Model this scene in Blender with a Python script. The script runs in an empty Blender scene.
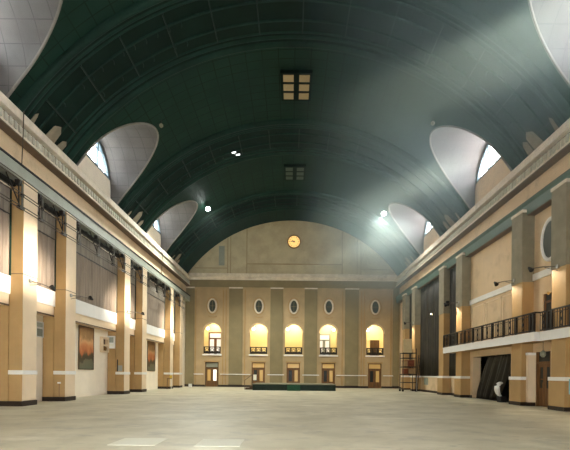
import bpy, math, random
from mathutils import Vector, Matrix
random.seed(7)
sc = bpy.context.scene
PI = math.pi
R_ = math.radians

# ------------------------------------------------------------------ camera
cam_d = bpy.data.cameras.new('camera')
cam = bpy.data.objects.new('camera', cam_d)
sc.collection.objects.link(cam)
cam.location = (0, 0, 1.6)
cam.rotation_euler = (Matrix.Rotation(PI/2, 3, 'X') @ Matrix.Rotation(0.0095, 3, 'Z')).to_euler()
cam_d.sensor_width = 36
cam_d.lens = 430/570*36
cam_d.shift_x = -6/570
cam_d.shift_y = 149.5/570
cam_d.clip_end = 300
sc.camera = cam

# ------------------------------------------------------------------ world, daylight, exposure
sc.view_settings.view_transform = 'Standard'
sc.view_settings.look = 'None'
sc.view_settings.gamma = 1
sc.view_settings.use_curve_mapping = False
sc.view_settings.exposure = 1.12
sc.cycles.sample_clamp_indirect = 4.0

world = bpy.data.worlds.new('sky')
sc.world = world
world.use_nodes = True
wn, wl = world.node_tree.nodes, world.node_tree.links
wn.clear()
wo = wn.new('ShaderNodeOutputWorld')
wb = wn.new('ShaderNodeBackground')
wg = wn.new('ShaderNodeTexCoord')
wx = wn.new('ShaderNodeSeparateXYZ')
wm = wn.new('ShaderNodeMapRange')
wl.new(wg.outputs['Generated'], wx.inputs[0])
wl.new(wx.outputs['X'], wm.inputs['Value'])
wm.inputs['From Min'].default_value = -1
wm.inputs['From Max'].default_value = 1
wm.inputs['To Min'].default_value = 1.6
wm.inputs['To Max'].default_value = 29.0
wb.inputs['Color'].default_value = (0.92, 0.965, 1.0, 1)
wl.new(wm.outputs[0], wb.inputs['Strength'])
wl.new(wb.outputs[0], wo.inputs['Surface'])

def add_light(name, kind, loc, direction, energy, color=(1, 1, 1), **kw):
    l = bpy.data.lights.new(name, kind)
    l.energy = energy
    l.color = color
    for k, v in kw.items():
        setattr(l, k, v)
    o = bpy.data.objects.new(name, l)
    sc.collection.objects.link(o)
    o.location = loc
    o.rotation_euler = Vector(direction).to_track_quat('-Z', 'Y').to_euler()
    return o

# low sun from the right, entering through the right-hand lunettes
add_light('sun', 'SUN', (40, 10, 40), (-26.6, 4.6, -9.9), 17.0, (1.0, 0.92, 0.76), angle=R_(5))
LUN = [4.15, 16.35, 28.55, 40.75]          # lunette centres along the hall
for yc in LUN:                             # portals guide the sky light through the windows
    for s in (-1, 1):
        p = add_light('window_portal', 'AREA', (s*13.6, yc, 16.65), (-s, 0, 0), 1, shape='RECTANGLE', size=5.9, size_y=2.1)
        p.data.cycles.is_portal = True
# fill light added behind the camera, at the unseen glazed opening
add_light('front_fill', 'AREA', (0, -2.2, 2.8), (0, 1, -0.2), 450, (1.0, 0.96, 0.88), shape='RECTANGLE', size=10, size_y=3.4, spread=R_(130))

# ------------------------------------------------------------------ constants
D = 53.2           # end wall
Y0 = -2.5          # front of the hall
VR, VC, VX = 15.885, 4.76, 0.05
XL, XR = -12.5, 12.75
RIBS = [10.25, 22.4, 34.5, 46.8]
PIL = [7.8, 11.7, 20.0, 23.8, 32.2, 36.05, 44.4, 48.25]
PW = 1.1
LR, LH, LX = 2.95, 14.8, 13.35
SPR = 13.6

# ------------------------------------------------------------------ materials
MATS = {}
def mat(name, col, rough=0.7, metal=0.0, noise=0.0, nscale=3.0, col2=None, emit=None, estr=0.0, bump=0.0, stretch=None, spec=0.3, dirt=None, dscale=0.4, dlo=0.45, dhi=0.75):
    m = bpy.data.materials.new(name)
    m.use_nodes = True
    n, l = m.node_tree.nodes, m.node_tree.links
    b = n['Principled BSDF']
    b.inputs['Base Color'].default_value = (*col, 1)
    b.inputs['Roughness'].default_value = rough
    b.inputs['Metallic'].default_value = metal
    b.inputs['Specular IOR Level'].default_value = spec
    tc = n.new('ShaderNodeTexCoord')
    vec = tc.outputs['Object']
    if stretch:
        mp = n.new('ShaderNodeMapping')
        mp.inputs['Scale'].default_value = stretch
        l.new(vec, mp.inputs['Vector'])
        vec = mp.outputs[0]
    out = None
    if noise or col2:
        t = n.new('ShaderNodeTexNoise')
        t.inputs['Scale'].default_value = nscale
        t.inputs['Detail'].default_value = 6
        l.new(vec, t.inputs['Vector'])
        mx = n.new('ShaderNodeMix')
        mx.data_type = 'RGBA'
        c2 = col2 or tuple(max(0, c*(1-noise)) for c in col)
        mx.inputs['A'].default_value = (*col, 1)
        mx.inputs['B'].default_value = (*c2, 1)
        mr = n.new('ShaderNodeMapRange')
        mr.inputs['From Min'].default_value = 0.35
        mr.inputs['From Max'].default_value = 0.65
        l.new(t.outputs['Fac'], mr.inputs['Value'])
        l.new(mr.outputs[0], mx.inputs['Factor'])
        out = mx.outputs['Result']
        if bump:
            bp = n.new('ShaderNodeBump')
            bp.inputs['Strength'].default_value = bump
            bp.inputs['Distance'].default_value = 0.03
            l.new(t.outputs['Fac'], bp.inputs['Height'])
            l.new(bp.outputs[0], b.inputs['Normal'])
    if dirt:
        t2 = n.new('ShaderNodeTexNoise')
        t2.inputs['Scale'].default_value = dscale
        t2.inputs['Detail'].default_value = 8
        t2.inputs['Roughness'].default_value = 0.65
        l.new(tc.outputs['Object'], t2.inputs['Vector'])
        mr2 = n.new('ShaderNodeMapRange')
        mr2.inputs['From Min'].default_value = dlo
        mr2.inputs['From Max'].default_value = dhi
        l.new(t2.outputs['Fac'], mr2.inputs['Value'])
        m2 = n.new('ShaderNodeMix')
        m2.data_type = 'RGBA'
        if out: l.new(out, m2.inputs['A'])
        else: m2.inputs['A'].default_value = (*col, 1)
        m2.inputs['B'].default_value = (*dirt, 1)
        l.new(mr2.outputs[0], m2.inputs['Factor'])
        out = m2.outputs['Result']
    if out: l.new(out, b.inputs['Base Color'])
    if emit:
        b.inputs['Emission Color'].default_value = (*emit, 1)
        b.inputs['Emission Strength'].default_value = estr
    MATS[name] = m
    return m

def tile_mat(name, col, line, w, h, rough=0.6, mortar=0.018, dirt=None, dscale=0.5, col2=None):
    m = bpy.data.materials.new(name)
    m.use_nodes = True
    n, l = m.node_tree.nodes, m.node_tree.links
    b = n['Principled BSDF']
    b.inputs['Roughness'].default_value = rough
    b.inputs['Specular IOR Level'].default_value = 0.08
    uv = n.new('ShaderNodeUVMap')
    br = n.new('ShaderNodeTexBrick')
    br.offset = 0.0
    br.inputs['Scale'].default_value = 1.0
    br.inputs['Brick Width'].default_value = w
    br.inputs['Row Height'].default_value = h
    br.inputs['Mortar Size'].default_value = mortar
    br.inputs['Mortar Smooth'].default_value = 0.3
    br.inputs['Color1'].default_value = (*col, 1)
    br.inputs['Color2'].default_value = (*(col2 or tuple(c*0.86 for c in col)), 1)
    br.inputs['Mortar'].default_value = (*line, 1)
    l.new(uv.outputs[0], br.inputs['Vector'])
    out = br.outputs['Color']
    if dirt:
        t = n.new('ShaderNodeTexNoise')
        t.inputs['Scale'].default_value = dscale
        t.inputs['Detail'].default_value = 7
        l.new(uv.outputs[0], t.inputs['Vector'])
        mr = n.new('ShaderNodeMapRange')
        mr.inputs['From Min'].default_value = 0.42
        mr.inputs['From Max'].default_value = 0.72
        l.new(t.outputs['Fac'], mr.inputs['Value'])
        mx = n.new('ShaderNodeMix')
        mx.data_type = 'RGBA'
        l.new(out, mx.inputs['A'])
        mx.inputs['B'].default_value = (*dirt, 1)
        l.new(mr.outputs[0], mx.inputs['Factor'])
        out = mx.outputs['Result']
    l.new(out, b.inputs['Base Color'])
    bp = n.new('ShaderNodeBump')
    bp.inputs['Strength'].default_value = 0.25
    bp.inputs['Distance'].default_value = 0.02
    bp.invert = True
    l.new(br.outputs['Fac'], bp.inputs['Height'])
    l.new(bp.outputs[0], b.inputs['Normal'])
    MATS[name] = m
    return m

def glass_mat(name, tint, fac):
    m = bpy.data.materials.new(name)
    m.use_nodes = True
    n, l = m.node_tree.nodes, m.node_tree.links
    n.clear()
    o = n.new('ShaderNodeOutputMaterial')
    t = n.new('ShaderNodeBsdfTransparent')
    t.inputs[0].default_value = (*tint, 1)
    g = n.new('ShaderNodeBsdfGlossy')
    g.inputs['Roughness'].default_value = 0.15
    x = n.new('ShaderNodeMixShader')
    x.inputs[0].default_value = fac
    l.new(t.outputs[0], x.inputs[1]); l.new(g.outputs[0], x.inputs[2]); l.new(x.outputs[0], o.inputs['Surface'])
    MATS[name] = m
    return m

M = MATS
mat('tan', (0.43, 0.27, 0.115), noise=0.12, nscale=1.2, rough=0.75)
mat('tan_end', (0.47, 0.335, 0.180), noise=0.15, nscale=1.0, rough=0.75, dirt=(0.39, 0.295, 0.16), dscale=0.5)
mat('olive', (0.25, 0.20, 0.105), noise=0.12, nscale=1.0, rough=0.75)
mat('recess_cream', (0.92, 0.82, 0.66), noise=0.06, nscale=1.5, rough=0.7)
mat('cream', (0.78, 0.62, 0.425), noise=0.06, nscale=1.5, rough=0.7)
mat('cornice_cream', (0.80, 0.71, 0.57), noise=0.15, nscale=2.5, rough=0.75, dirt=(0.52, 0.45, 0.35), dscale=0.9)
mat('frieze_tan', (0.68, 0.51, 0.32), noise=0.08, nscale=1.2, rough=0.75, dirt=(0.44, 0.31, 0.19), dscale=0.6, dlo=0.55, dhi=0.8)
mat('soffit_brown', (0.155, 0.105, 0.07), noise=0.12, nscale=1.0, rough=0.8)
mat('dentil_grey', (0.52, 0.50, 0.40), noise=0.15, nscale=2.5, rough=0.75)
mat('grey_green', (0.33, 0.35, 0.29), noise=0.12, nscale=1.5, rough=0.6)
mat('green_paint', (0.085, 0.14, 0.112), noise=0.15, nscale=1.5, rough=0.5)
mat('white', (0.80, 0.78, 0.74), noise=0.05, nscale=2, rough=0.65)
mat('black', (0.010, 0.010, 0.010), rough=0.7)
mat('iron', (0.018, 0.014, 0.011), rough=0.5)
mat('steel', (0.085, 0.065, 0.048), rough=0.6, metal=0.2)
mat('tube_steel', (0.15, 0.145, 0.12), rough=0.5, metal=0.3)
mat('grey_steel', (0.34, 0.34, 0.31), rough=0.45, metal=0.5)
mat('plinth', (0.028, 0.018, 0.012), rough=0.5)
mat('fabric', (0.29, 0.232, 0.18), rough=0.95, noise=0.22, nscale=2.0, stretch=(1, 3.0, 0.35), spec=0.1)
mat('fabric_top', (0.28, 0.245, 0.20), rough=0.95, noise=0.25, nscale=2.0, stretch=(1, 3.0, 0.4), spec=0.1)
mat('drape', (0.018, 0.017, 0.013), rough=0.9, noise=0.3, nscale=2.0, spec=0.15)
mat('drape_folds', (0.030, 0.024, 0.014), rough=0.6, noise=0.5, nscale=1.0, spec=0.4)
mat('wood', (0.19, 0.09, 0.028), rough=0.5, noise=0.4, nscale=2.5, stretch=(4, 4, 0.4))
mat('dark_wood', (0.10, 0.055, 0.022), rough=0.5, noise=0.35, nscale=2.5, stretch=(4, 4, 0.4))
mat('dark_glass', (0.02, 0.022, 0.02), rough=0.35, spec=0.25)
mat('oval_glass', (0.045, 0.05, 0.038), rough=0.25, spec=0.5)
mat('amber_glass', (0.45, 0.28, 0.09), rough=0.3, emit=(1.0, 0.62, 0.2), estr=0.10)
mat('lit_glass', (0.62, 0.62, 0.62), rough=0.3, emit=(1.0, 0.98, 0.97), estr=0.22)
mat('door_light', (0.8, 0.75, 0.7), rough=0.3, emit=(1.0, 0.95, 0.88), estr=0.55)
mat('loggia_yellow', (0.84, 0.72, 0.40), rough=0.8)
mat('window_frame', (0.12, 0.17, 0.20), rough=0.5)
mat('lamp_glow', (1, 1, 1), emit=(0.95, 1.0, 0.95), estr=40)
mat('warm_glow', (1, 0.9, 0.7), emit=(1.0, 0.86, 0.55), estr=12)
mat('tube_glow', (1, 1, 1), emit=(0.95, 1.0, 0.98), estr=3)
mat('sky_glow_pane', (0.27, 0.20, 0.10), rough=0.6, emit=(1.0, 0.74, 0.36), estr=0.02)  # slight glow keeps the tan panes from going dim, standing for daylight
mat('dull_pane', (0.05, 0.07, 0.045), rough=0.4)
mat('rib_green', (0.010, 0.034, 0.023), spec=0.08, rough=0.6, noise=0.3, nscale=0.8, dirt=(0.006, 0.015, 0.012), dscale=0.5)
mat('rib_line', (0.020, 0.033, 0.026), spec=0.08, rough=0.6, noise=0.3, nscale=1.5)
mat('rib_dark', (0.003, 0.0125, 0.0085), spec=0.08, rough=0.7, noise=0.3, nscale=0.8)
mat('plaster', (0.27, 0.225, 0.15), rough=0.85, noise=0.3, nscale=2, dirt=(0.22, 0.2, 0.15), dscale=1.5)
mat('rim', (0.22, 0.20, 0.17), rough=0.75, noise=0.2, nscale=2)
mat('tymp', (0.60, 0.52, 0.335), rough=0.85, noise=0.15, nscale=0.7, dirt=(0.47, 0.365, 0.225), dscale=0.35)
mat('tymp_line', (0.43, 0.34, 0.20), rough=0.85, noise=0.15, nscale=1)
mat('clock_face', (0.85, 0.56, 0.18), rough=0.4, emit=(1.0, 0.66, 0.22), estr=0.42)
mat('bronze', (0.20, 0.11, 0.03), rough=0.4, metal=0.6)
mat('stage_green', (0.012, 0.034, 0.020), rough=0.6, noise=0.3, nscale=1.5)
mat('stage_top', (0.20, 0.19, 0.13), rough=0.6)
mat('step_green', (0.010, 0.085, 0.036), rough=0.6)
mat('red_box', (0.26, 0.07, 0.03), rough=0.6, noise=0.4, nscale=5)
mat('tan_box', (0.42, 0.27, 0.13), rough=0.8, noise=0.2, nscale=3)
mat('board', (0.60, 0.48, 0.28), rough=0.8, noise=0.1, nscale=2)
mat('yellow', (0.70, 0.50, 0.06), rough=0.5)
mat('blue_paper', (0.26, 0.45, 0.52), rough=0.6)
mat('green_board', (0.20, 0.17, 0.04), rough=0.6)
mat('clad_grey', (0.29, 0.255, 0.18), rough=0.85, noise=0.2, nscale=2.0, dirt=(0.21, 0.19, 0.13), dscale=1.2)
mat('louver', (0.24, 0.25, 0.19), rough=0.6)
mat('paper_white', (0.70, 0.68, 0.56), rough=0.8)
tile_mat('vault_tile', (0.0075, 0.029, 0.0185), (0.0022, 0.008, 0.0055), 0.98, 0.72, mortar=0.035, dirt=(0.0045, 0.018, 0.012), dscale=0.35)
tile_mat('lining_tile', (0.15, 0.145, 0.143), (0.10, 0.097, 0.097), 0.85, 0.8, mortar=0.022, dirt=(0.125, 0.117, 0.112), dscale=0.9, col2=(0.155, 0.145, 0.14))
glass_mat('window_glass', (0.95, 0.97, 0.97), 0.06)

def floor_mat():
    m = bpy.data.materials.new('floor_concrete')
    m.use_nodes = True
    n, l = m.node_tree.nodes, m.node_tree.links
    b = n['Principled BSDF']
    tc = n.new('ShaderNodeTexCoord')
    def noise(scale, detail, stretch=(1, 1, 1)):
        mp = n.new('ShaderNodeMapping')
        mp.inputs['Scale'].default_value = stretch
        l.new(tc.outputs['Object'], mp.inputs[0])
        t = n.new('ShaderNodeTexNoise')
        t.inputs['Scale'].default_value = scale
        t.inputs['Detail'].default_value = detail
        t.inputs['Roughness'].default_value = 0.62
        l.new(mp.outputs[0], t.inputs['Vector'])
        return t.outputs['Fac']
    def ramp(v, a, c):
        r = n.new('ShaderNodeMapRange')
        r.inputs['From Min'].default_value = a
        r.inputs['From Max'].default_value = c
        l.new(v, r.inputs['Value'])
        return r.outputs[0]
    def mix(f, A, B):
        x = n.new('ShaderNodeMix')
        x.data_type = 'RGBA'
        l.new(f, x.inputs['Factor'])
        for k, v in (('A', A), ('B', B)):
            if isinstance(v, tuple): x.inputs[k].default_value = (*v, 1)
            else: l.new(v, x.inputs[k])
        return x.outputs['Result']
    c = mix(ramp(noise(0.5, 10), 0.40, 0.62), (0.56, 0.515, 0.375), (0.47, 0.43, 0.31))
    c = mix(ramp(noise(1.3, 12, (0.8, 0.9, 1)), 0.54, 0.72), c, (0.38, 0.355, 0.28))
    c = mix(ramp(noise(0.35, 11, (0.7, 1, 1)), 0.58, 0.70), c, (0.70, 0.66, 0.53))
    c = mix(ramp(noise(3.0, 10, (0.3, 1.2, 1)), 0.62, 0.68), c, (0.28, 0.26, 0.20))
    l.new(c, b.inputs['Base Color'])
    r = ramp(noise(0.5, 6), 0.3, 0.7)
    mr = n.new('ShaderNodeMapRange')
    mr.inputs['To Min'].default_value = 0.42
    mr.inputs['To Max'].default_value = 0.65
    l.new(r, mr.inputs['Value'])
    l.new(mr.outputs[0], b.inputs['Roughness'])
    b.inputs['Specular IOR Level'].default_value = 0.35
    bp = n.new('ShaderNodeBump')
    bp.inputs['Strength'].default_value = 0.12
    l.new(noise(6, 5), bp.inputs['Height'])
    l.new(bp.outputs[0], b.inputs['Normal'])
    MATS['floor'] = m
floor_mat()

def poster_mat():
    m = bpy.data.materials.new('poster_picture')
    m.use_nodes = True
    n, l = m.node_tree.nodes, m.node_tree.links
    b = n['Principled BSDF']
    tc = n.new('ShaderNodeTexCoord')
    sp = n.new('ShaderNodeSeparateXYZ')
    l.new(tc.outputs['Generated'], sp.inputs[0])
    t = n.new('ShaderNodeTexNoise')
    t.inputs['Scale'].default_value = 3.2
    t.inputs['Detail'].default_value = 3
    l.new(tc.outputs['Generated'], t.inputs['Vector'])
    ad = n.new('ShaderNodeMath')
    ad.operation = 'MULTIPLY_ADD'
    ad.inputs[1].default_value = 0.55
    l.new(t.outputs['Fac'], ad.inputs[0])
    l.new(sp.outputs['Z'], ad.inputs[2])
    sub = n.new('ShaderNodeMath')
    sub.operation = 'SUBTRACT'
    sub.inputs[1].default_value = 0.275
    l.new(ad.outputs[0], sub.inputs[0])
    cr = n.new('ShaderNodeValToRGB')
    e = cr.color_ramp.elements
    e[0].position = 0.0; e[0].color = (0.10, 0.12, 0.08, 1)
    e[1].position = 1.0; e[1].color = (0.20, 0.10, 0.04, 1)
    for p, c in ((0.20, (0.13, 0.13, 0.085)), (0.24, (0.035, 0.03, 0.018)), (0.36, (0.05, 0.04, 0.02)), (0.42, (0.42, 0.11, 0.035)),
                 (0.56, (0.62, 0.24, 0.09)), (0.68, (0.70, 0.40, 0.20)), (0.80, (0.30, 0.16, 0.06))):
        k = e.new(p); k.color = (*c, 1)
    l.new(sub.outputs[0], cr.inputs[0])
    l.new(cr.outputs[0], b.inputs['Base Color'])
    b.inputs['Roughness'].default_value = 0.35
    MATS['poster'] = m
poster_mat()

# ------------------------------------------------------------------ mesh helpers
class MB:
    def __init__(s):
        s.v, s.f, s.uv = [], [], []
    def add(s, vs, fs, uvs=None):
        o = len(s.v)
        s.v += [tuple(p) for p in vs]
        s.f += [tuple(i+o for i in f) for f in fs]
        s.uv += list(uvs) if uvs else [(p[0]+p[1], p[2]) for p in vs]
        return s
    def box(s, x0, x1, y0, y1, z0, z1):
        if x0 > x1: x0, x1 = x1, x0
        if y0 > y1: y0, y1 = y1, y0
        v = [(x0,y0,z0),(x1,y0,z0),(x1,y1,z0),(x0,y1,z0),(x0,y0,z1),(x1,y0,z1),(x1,y1,z1),(x0,y1,z1)]
        return s.add(v, [(0,3,2,1),(4,5,6,7),(0,1,5,4),(1,2,6,5),(2,3,7,6),(3,0,4,7)])
    def quad(s, a, b, c, d):
        return s.add([a,b,c,d], [(0,1,2,3)])
    def prism_y(s, prof, y0, y1):       # closed (x,z) polygon swept along y
        n = len(prof)
        v = [(x,y0,z) for x,z in prof] + [(x,y1,z) for x,z in prof]
        f = [(i,(i+1)%n,n+(i+1)%n,n+i) for i in range(n)] + [tuple(range(n-1,-1,-1)), tuple(range(n,2*n))]
        return s.add(v, f)
    def tube(s, pts, r, n=8, close=False):
        pts = [Vector(p) for p in pts]
        m = len(pts)
        rr = r if isinstance(r, (list, tuple)) else [r]*m
        vs, fs = [], []
        for i, p in enumerate(pts):
            if close: t = pts[(i+1)%m]-pts[i-1]
            else: t = pts[min(i+1,m-1)]-pts[max(i-1,0)]
            t.normalize()
            up = Vector((0,0,1)) if abs(t.z) < 0.9 else Vector((1,0,0))
            a = t.cross(up).normalized(); b = t.cross(a)
            for k in range(n):
                q = 2*PI*k/n
                vs.append(p + (a*math.cos(q)+b*math.sin(q))*rr[i])
        for i in range(m if close else m-1):
            j = (i+1) % m
            for k in range(n):
                fs.append((i*n+k, i*n+(k+1)%n, j*n+(k+1)%n, j*n+k))
        if not close:
            fs.append(tuple(range(n))); fs.append(tuple((m-1)*n+k for k in range(n-1,-1,-1)))
        return s.add(vs, fs)
    def grid(s, rows, uvs=None):        # rows: list of equally long lists of points
        nr, nc = len(rows), len(rows[0])
        vs = [p for r in rows for p in r]
        fs = [(i*nc+j, i*nc+j+1, (i+1)*nc+j+1, (i+1)*nc+j) for i in range(nr-1) for j in range(nc-1)]
        return s.add(vs, fs, [u for r in uvs for u in r] if uvs else None)
    def lathe(s, prof, c, axis='z', n=20):   # prof (r, t) along the axis
        vs, fs = [], []
        for r, t in prof:
            for k in range(n):
                q = 2*PI*k/n
                a, b = r*math.cos(q), r*math.sin(q)
                p = {'z': (a,b,t), 'y': (a,t,b), 'x': (t,a,b)}[axis]
                vs.append((c[0]+p[0], c[1]+p[1], c[2]+p[2]))
        m = len(prof)
        for i in range(m-1):
            for k in range(n):
                fs.append((i*n+k, i*n+(k+1)%n, (i+1)*n+(k+1)%n, (i+1)*n+k))
        fs.append(tuple(range(n-1,-1,-1))); fs.append(tuple((m-1)*n+k for k in range(n)))
        return s.add(vs, fs)
    def build(s, name, material, parent=None, smooth=False, bevel=0.0):
        me = bpy.data.meshes.new(name)
        off = Vector((0,0,0))
        me.from_pydata([Vector(p) for p in s.v], [], s.f)
        u = me.uv_layers.new(name='UVMap')
        for lp in me.loops:
            u.data[lp.index].uv = s.uv[lp.vertex_index]
        me.materials.append(material)
        if smooth:
            me.polygons.foreach_set('use_smooth', [True]*len(me.polygons))
        me.update()
        o = bpy.data.objects.new(name, me)
        sc.collection.objects.link(o)
        if parent is not None:
            o.parent = parent
            o.matrix_parent_inverse = Matrix.Translation(-parent.location) if parent.type == 'EMPTY' else Matrix.Identity(4)
        if bevel:
            b = o.modifiers.new('bevel', 'BEVEL')
            b.width = bevel; b.segments = 2; b.limit_method = 'ANGLE'
        return o

def tag(o, label, cat, group=None, kind=None):
    o['label'] = label
    o['category'] = cat
    if group: o['group'] = group
    if kind: o['kind'] = kind
    return o
def struct(o, label, cat):
    return tag(o, label, cat, None, 'structure')
def thing(name, loc, label, cat, group=None):
    e = bpy.data.objects.new(name, None)
    e.empty_display_size = 0.2
    sc.collection.objects.link(e)
    e.location = loc
    return tag(e, label, cat, group)
def sempty(name, loc, label, cat):
    o = thing(name, loc, label, cat)
    o['kind'] = 'structure'
    return o

def vault_h(x, r=VR):
    return VC + math.sqrt(max(r*r-(x-VX)**2, 0))
def vpt(phi, y, r=VR):
    return (VX + r*math.sin(phi), y, VC + r*math.cos(phi))
def phi_h(h, r=VR):
    return math.acos((h-VC)/r)

# ------------------------------------------------------------------ floor, ceiling
f = MB(); f.box(-16, 16, Y0, D+0.4, -0.3, 0)
struct(f.build('floor', M['floor']), 'wide worn pale concrete floor of the empty hall', 'floor')

PS = phi_h(SPR)
NV = 72
v = MB()
PC = phi_h(LH+LR)-0.004
PLH = phi_h(LH)
COMMON = [-PC+2*PC*k/48 for k in range(49)]
def vstrip(ys, bound, full):
    rows, uvs = [], []
    for y in ys:
        p = bound(y)
        low = [PC+(p-PC)*k/12 for k in range(1, 13)]
        if full: low += [PLH+(PS-PLH)*k/3 for k in range(1, 4)]
        ph = [-q for q in reversed(low)] + COMMON + low
        rows.append([vpt(q, y) for q in ph])
        uvs.append([(q*VR, y) for q in ph])
    v.grid(rows, uvs)
edges = [Y0]
for yc in LUN:
    edges += [yc-LR, yc+LR]
edges.append(D)
for i in range(0, len(edges), 2):
    n = max(2, int((edges[i+1]-edges[i])/1.0))
    vstrip([edges[i]+(edges[i+1]-edges[i])*k/n for k in range(n+1)], lambda y: PLH, True)
for yc in LUN:
    vstrip([yc-LR*math.cos(PI*k/28) for k in range(29)], lambda y, yc=yc: phi_h(LH+math.sqrt(max(LR*LR-(y-yc)**2, 0))), False)
ceil = struct(v.build('ceiling', M['vault_tile'], smooth=True), 'dark green tiled barrel vault over the whole hall', 'ceiling')

def lun_curve(yc, s, x=None, r=LR, low=SPR, n=40):
    pts = [(yc+r, low)]
    for k in range(n+1):
        t = PI*k/n
        pts.append((yc+r*math.cos(t), LH+r*math.sin(t)))
    pts.append((yc-r, low))
    out = []
    for y, h in pts:
        xx = VX+s*math.sqrt(VR**2-(h-VC)**2) if x is None else s*x
        out.append((xx, y, h))
    return out
for yc in LUN:
    for s in (-1, 1):
        a = lun_curve(yc, s); b = lun_curve(yc, s, LX)
        arc = [0]
        for i in range(1, len(a)):
            arc.append(arc[-1]+math.hypot(a[i][1]-a[i-1][1], a[i][2]-a[i-1][2]))
        rows, uvs = [], []
        for k in range(7):
            q = k/6
            rows.append([tuple(Vector(a[i]).lerp(Vector(b[i]), q)) for i in range(len(a))])
            uvs.append([(arc[i], rows[-1][i][0]) for i in range(len(a))])
        MB().grid(rows, uvs).build('lunette_lining', M['lining_tile'], ceil, smooth=True)
        rim = [(p[0]*0.998, p[1], p[2]-0.02) for p in a]
        MB().tube(rim, 0.06, 8).build('lunette_rim', M['rim'], ceil, smooth=True)

# vault ribs: moulded bands swept along the vault
def sweep(prof, yc, name, material, parent=None, n=80, p0=-PS, p1=PS):
    rows = []
    for dy, dr in prof:
        rows.append([vpt(p0+(p1-p0)*k/n, yc+dy, VR-dr) for k in range(n+1)])
    return MB().grid(rows).build(name, material, parent, smooth=False)
ORD = ['nearest', 'second', 'third', 'fourth']
RIBLAB = ['dark vault rib overhead at the near end of the hall', 'broad dark vault rib crossing the top of the picture',
          'broad dark green vault rib in the middle of the hall', 'broad green vault rib closest to the end wall']
for i, yc in enumerate(RIBS):
    W = 2.3
    rb = sweep([(-W+0.12, -0.1), (-W+0.12, 0.10), (-W+0.45, 0.10), (-W+0.45, 0.04), (W-0.45, 0.04), (W-0.45, 0.10), (W-0.12, 0.10), (W-0.12, -0.1)], yc, 'trim_%d' % (i+1), M['rib_dark'])
    struct(rb, RIBLAB[i], 'vault rib')
    for sg in (-1, 1):
        for c, r, d in ((W-0.06, 0.20, 0.08), (W-0.52, 0.11, 0.06), (W-0.85, 0.07, 0.05)):
            prof = [(sg*(c+r*math.cos(PI*k/6)), d+r*math.sin(PI*k/6)-0.02) for k in range(7)]
            prof = [(sg*(c+r), -0.1)] + prof + [(sg*(c-r), -0.1)]
            o = sweep(prof, yc, 'rib_moulding', M['rib_green'], rb)
            o.data.polygons.foreach_set('use_smooth', [True]*len(o.data.polygons))
        sweep([(sg*0.62-0.05, 0), (sg*0.62-0.05, 0.12), (sg*0.62+0.05, 0.12), (sg*0.62+0.05, 0)], yc, 'rib_rail', M['rib_green'], rb)
    # cross bars with lighter edges, brackets along the rails
    for k in range(-6, 7):
        ph = k*R_(8.6) + R_(1.5)
        if abs(ph) > PS-0.05: continue
        cb = MB()
        rows = []
        for q in (-0.0022, 0.0022):
            rows.append([vpt(ph+q, yc-W+0.9, VR-0.15), vpt(ph+q, yc+W-0.9, VR-0.15)])
        rows2 = [[vpt(ph-0.0022, yc-W+0.9, VR), vpt(ph-0.0022, yc+W-0.9, VR)]] + rows + [[vpt(ph+0.0022, yc-W+0.9, VR), vpt(ph+0.0022, yc+W-0.9, VR)]]
        cb.grid(rows2).build('rib_cross_bar', M['rib_line'], rb)
    if i in (1, 2, 3):
        for sd in (-1, 1):
            for k in range(13):
                ph = sd*(PS-0.10-k*0.042)
                for dy in (-0.62, 0.62):
                    if random.random() < 0.25: continue
                    b = MB()
                    L = random.uniform(0.10, 0.2)
                    c = Vector(vpt(ph, yc+dy+0.12, VR-0.04)); c2 = Vector(vpt(ph, yc+dy+0.12, VR-0.04-L))
                    b.tube([c, c2], 0.03, 5)
                    b.tube([c2, Vector(vpt(ph+sd*0.004, yc+dy+0.12+0.14, VR-0.04-L))], 0.025, 5)
                    b.build('rib_bracket', M['rib_line'] if random.random() < 0.5 else M['rib_green'], rb)

# ------------------------------------------------------------------ haze in the hall
hz = bpy.data.materials.new('dusty_haze')
hz.use_nodes = True
hn, hl = hz.node_tree.nodes, hz.node_tree.links
hn.clear()
ho = hn.new('ShaderNodeOutputMaterial')
hs = hn.new('ShaderNodeVolumeScatter')
hs.inputs['Color'].default_value = (0.74, 0.97, 0.93, 1)
hc = hn.new('ShaderNodeTexCoord')
hx = hn.new('ShaderNodeSeparateXYZ')
hl.new(hc.outputs['Object'], hx.inputs[0])
def hmap(sock, a, c):
    m = hn.new('ShaderNodeMapRange')
    m.interpolation_type = 'SMOOTHSTEP'
    m.inputs['From Min'].default_value = a
    m.inputs['From Max'].default_value = c
    hl.new(sock, m.inputs['Value'])
    return m.outputs[0]
def hmath(op, a, c):
    m = hn.new('ShaderNodeMath')
    m.operation = op
    for i, q in enumerate((a, c)):
        if isinstance(q, float): m.inputs[i].default_value = q
        else: hl.new(q, m.inputs[i])
    return m.outputs[0]
hd = hmath('MULTIPLY', hmap(hx.outputs['X'], -0.5, 13.0), hmap(hx.outputs['Z'], 6.0, 16.0))
hl.new(hmath('ADD', hmath('MULTIPLY', hd, 0.048), 0.0003), hs.inputs['Density'])
hs.inputs['Anisotropy'].default_value = 0.0
hl.new(hs.outputs[0], ho.inputs['Volume'])
hp = [(-12.1, 5.2), (12.15, 5.2)] + [(VX+(VR-0.5)*math.sin(R_(q)), VC+(VR-0.5)*math.cos(R_(q))) for q in range(51, -52, -3)]
o = MB().prism_y(hp[::-1], Y0+0.1, D-0.5).build('haze', hz)
tag(o, 'thin dusty haze filling the air of the hall', 'haze', kind='stuff')

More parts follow.
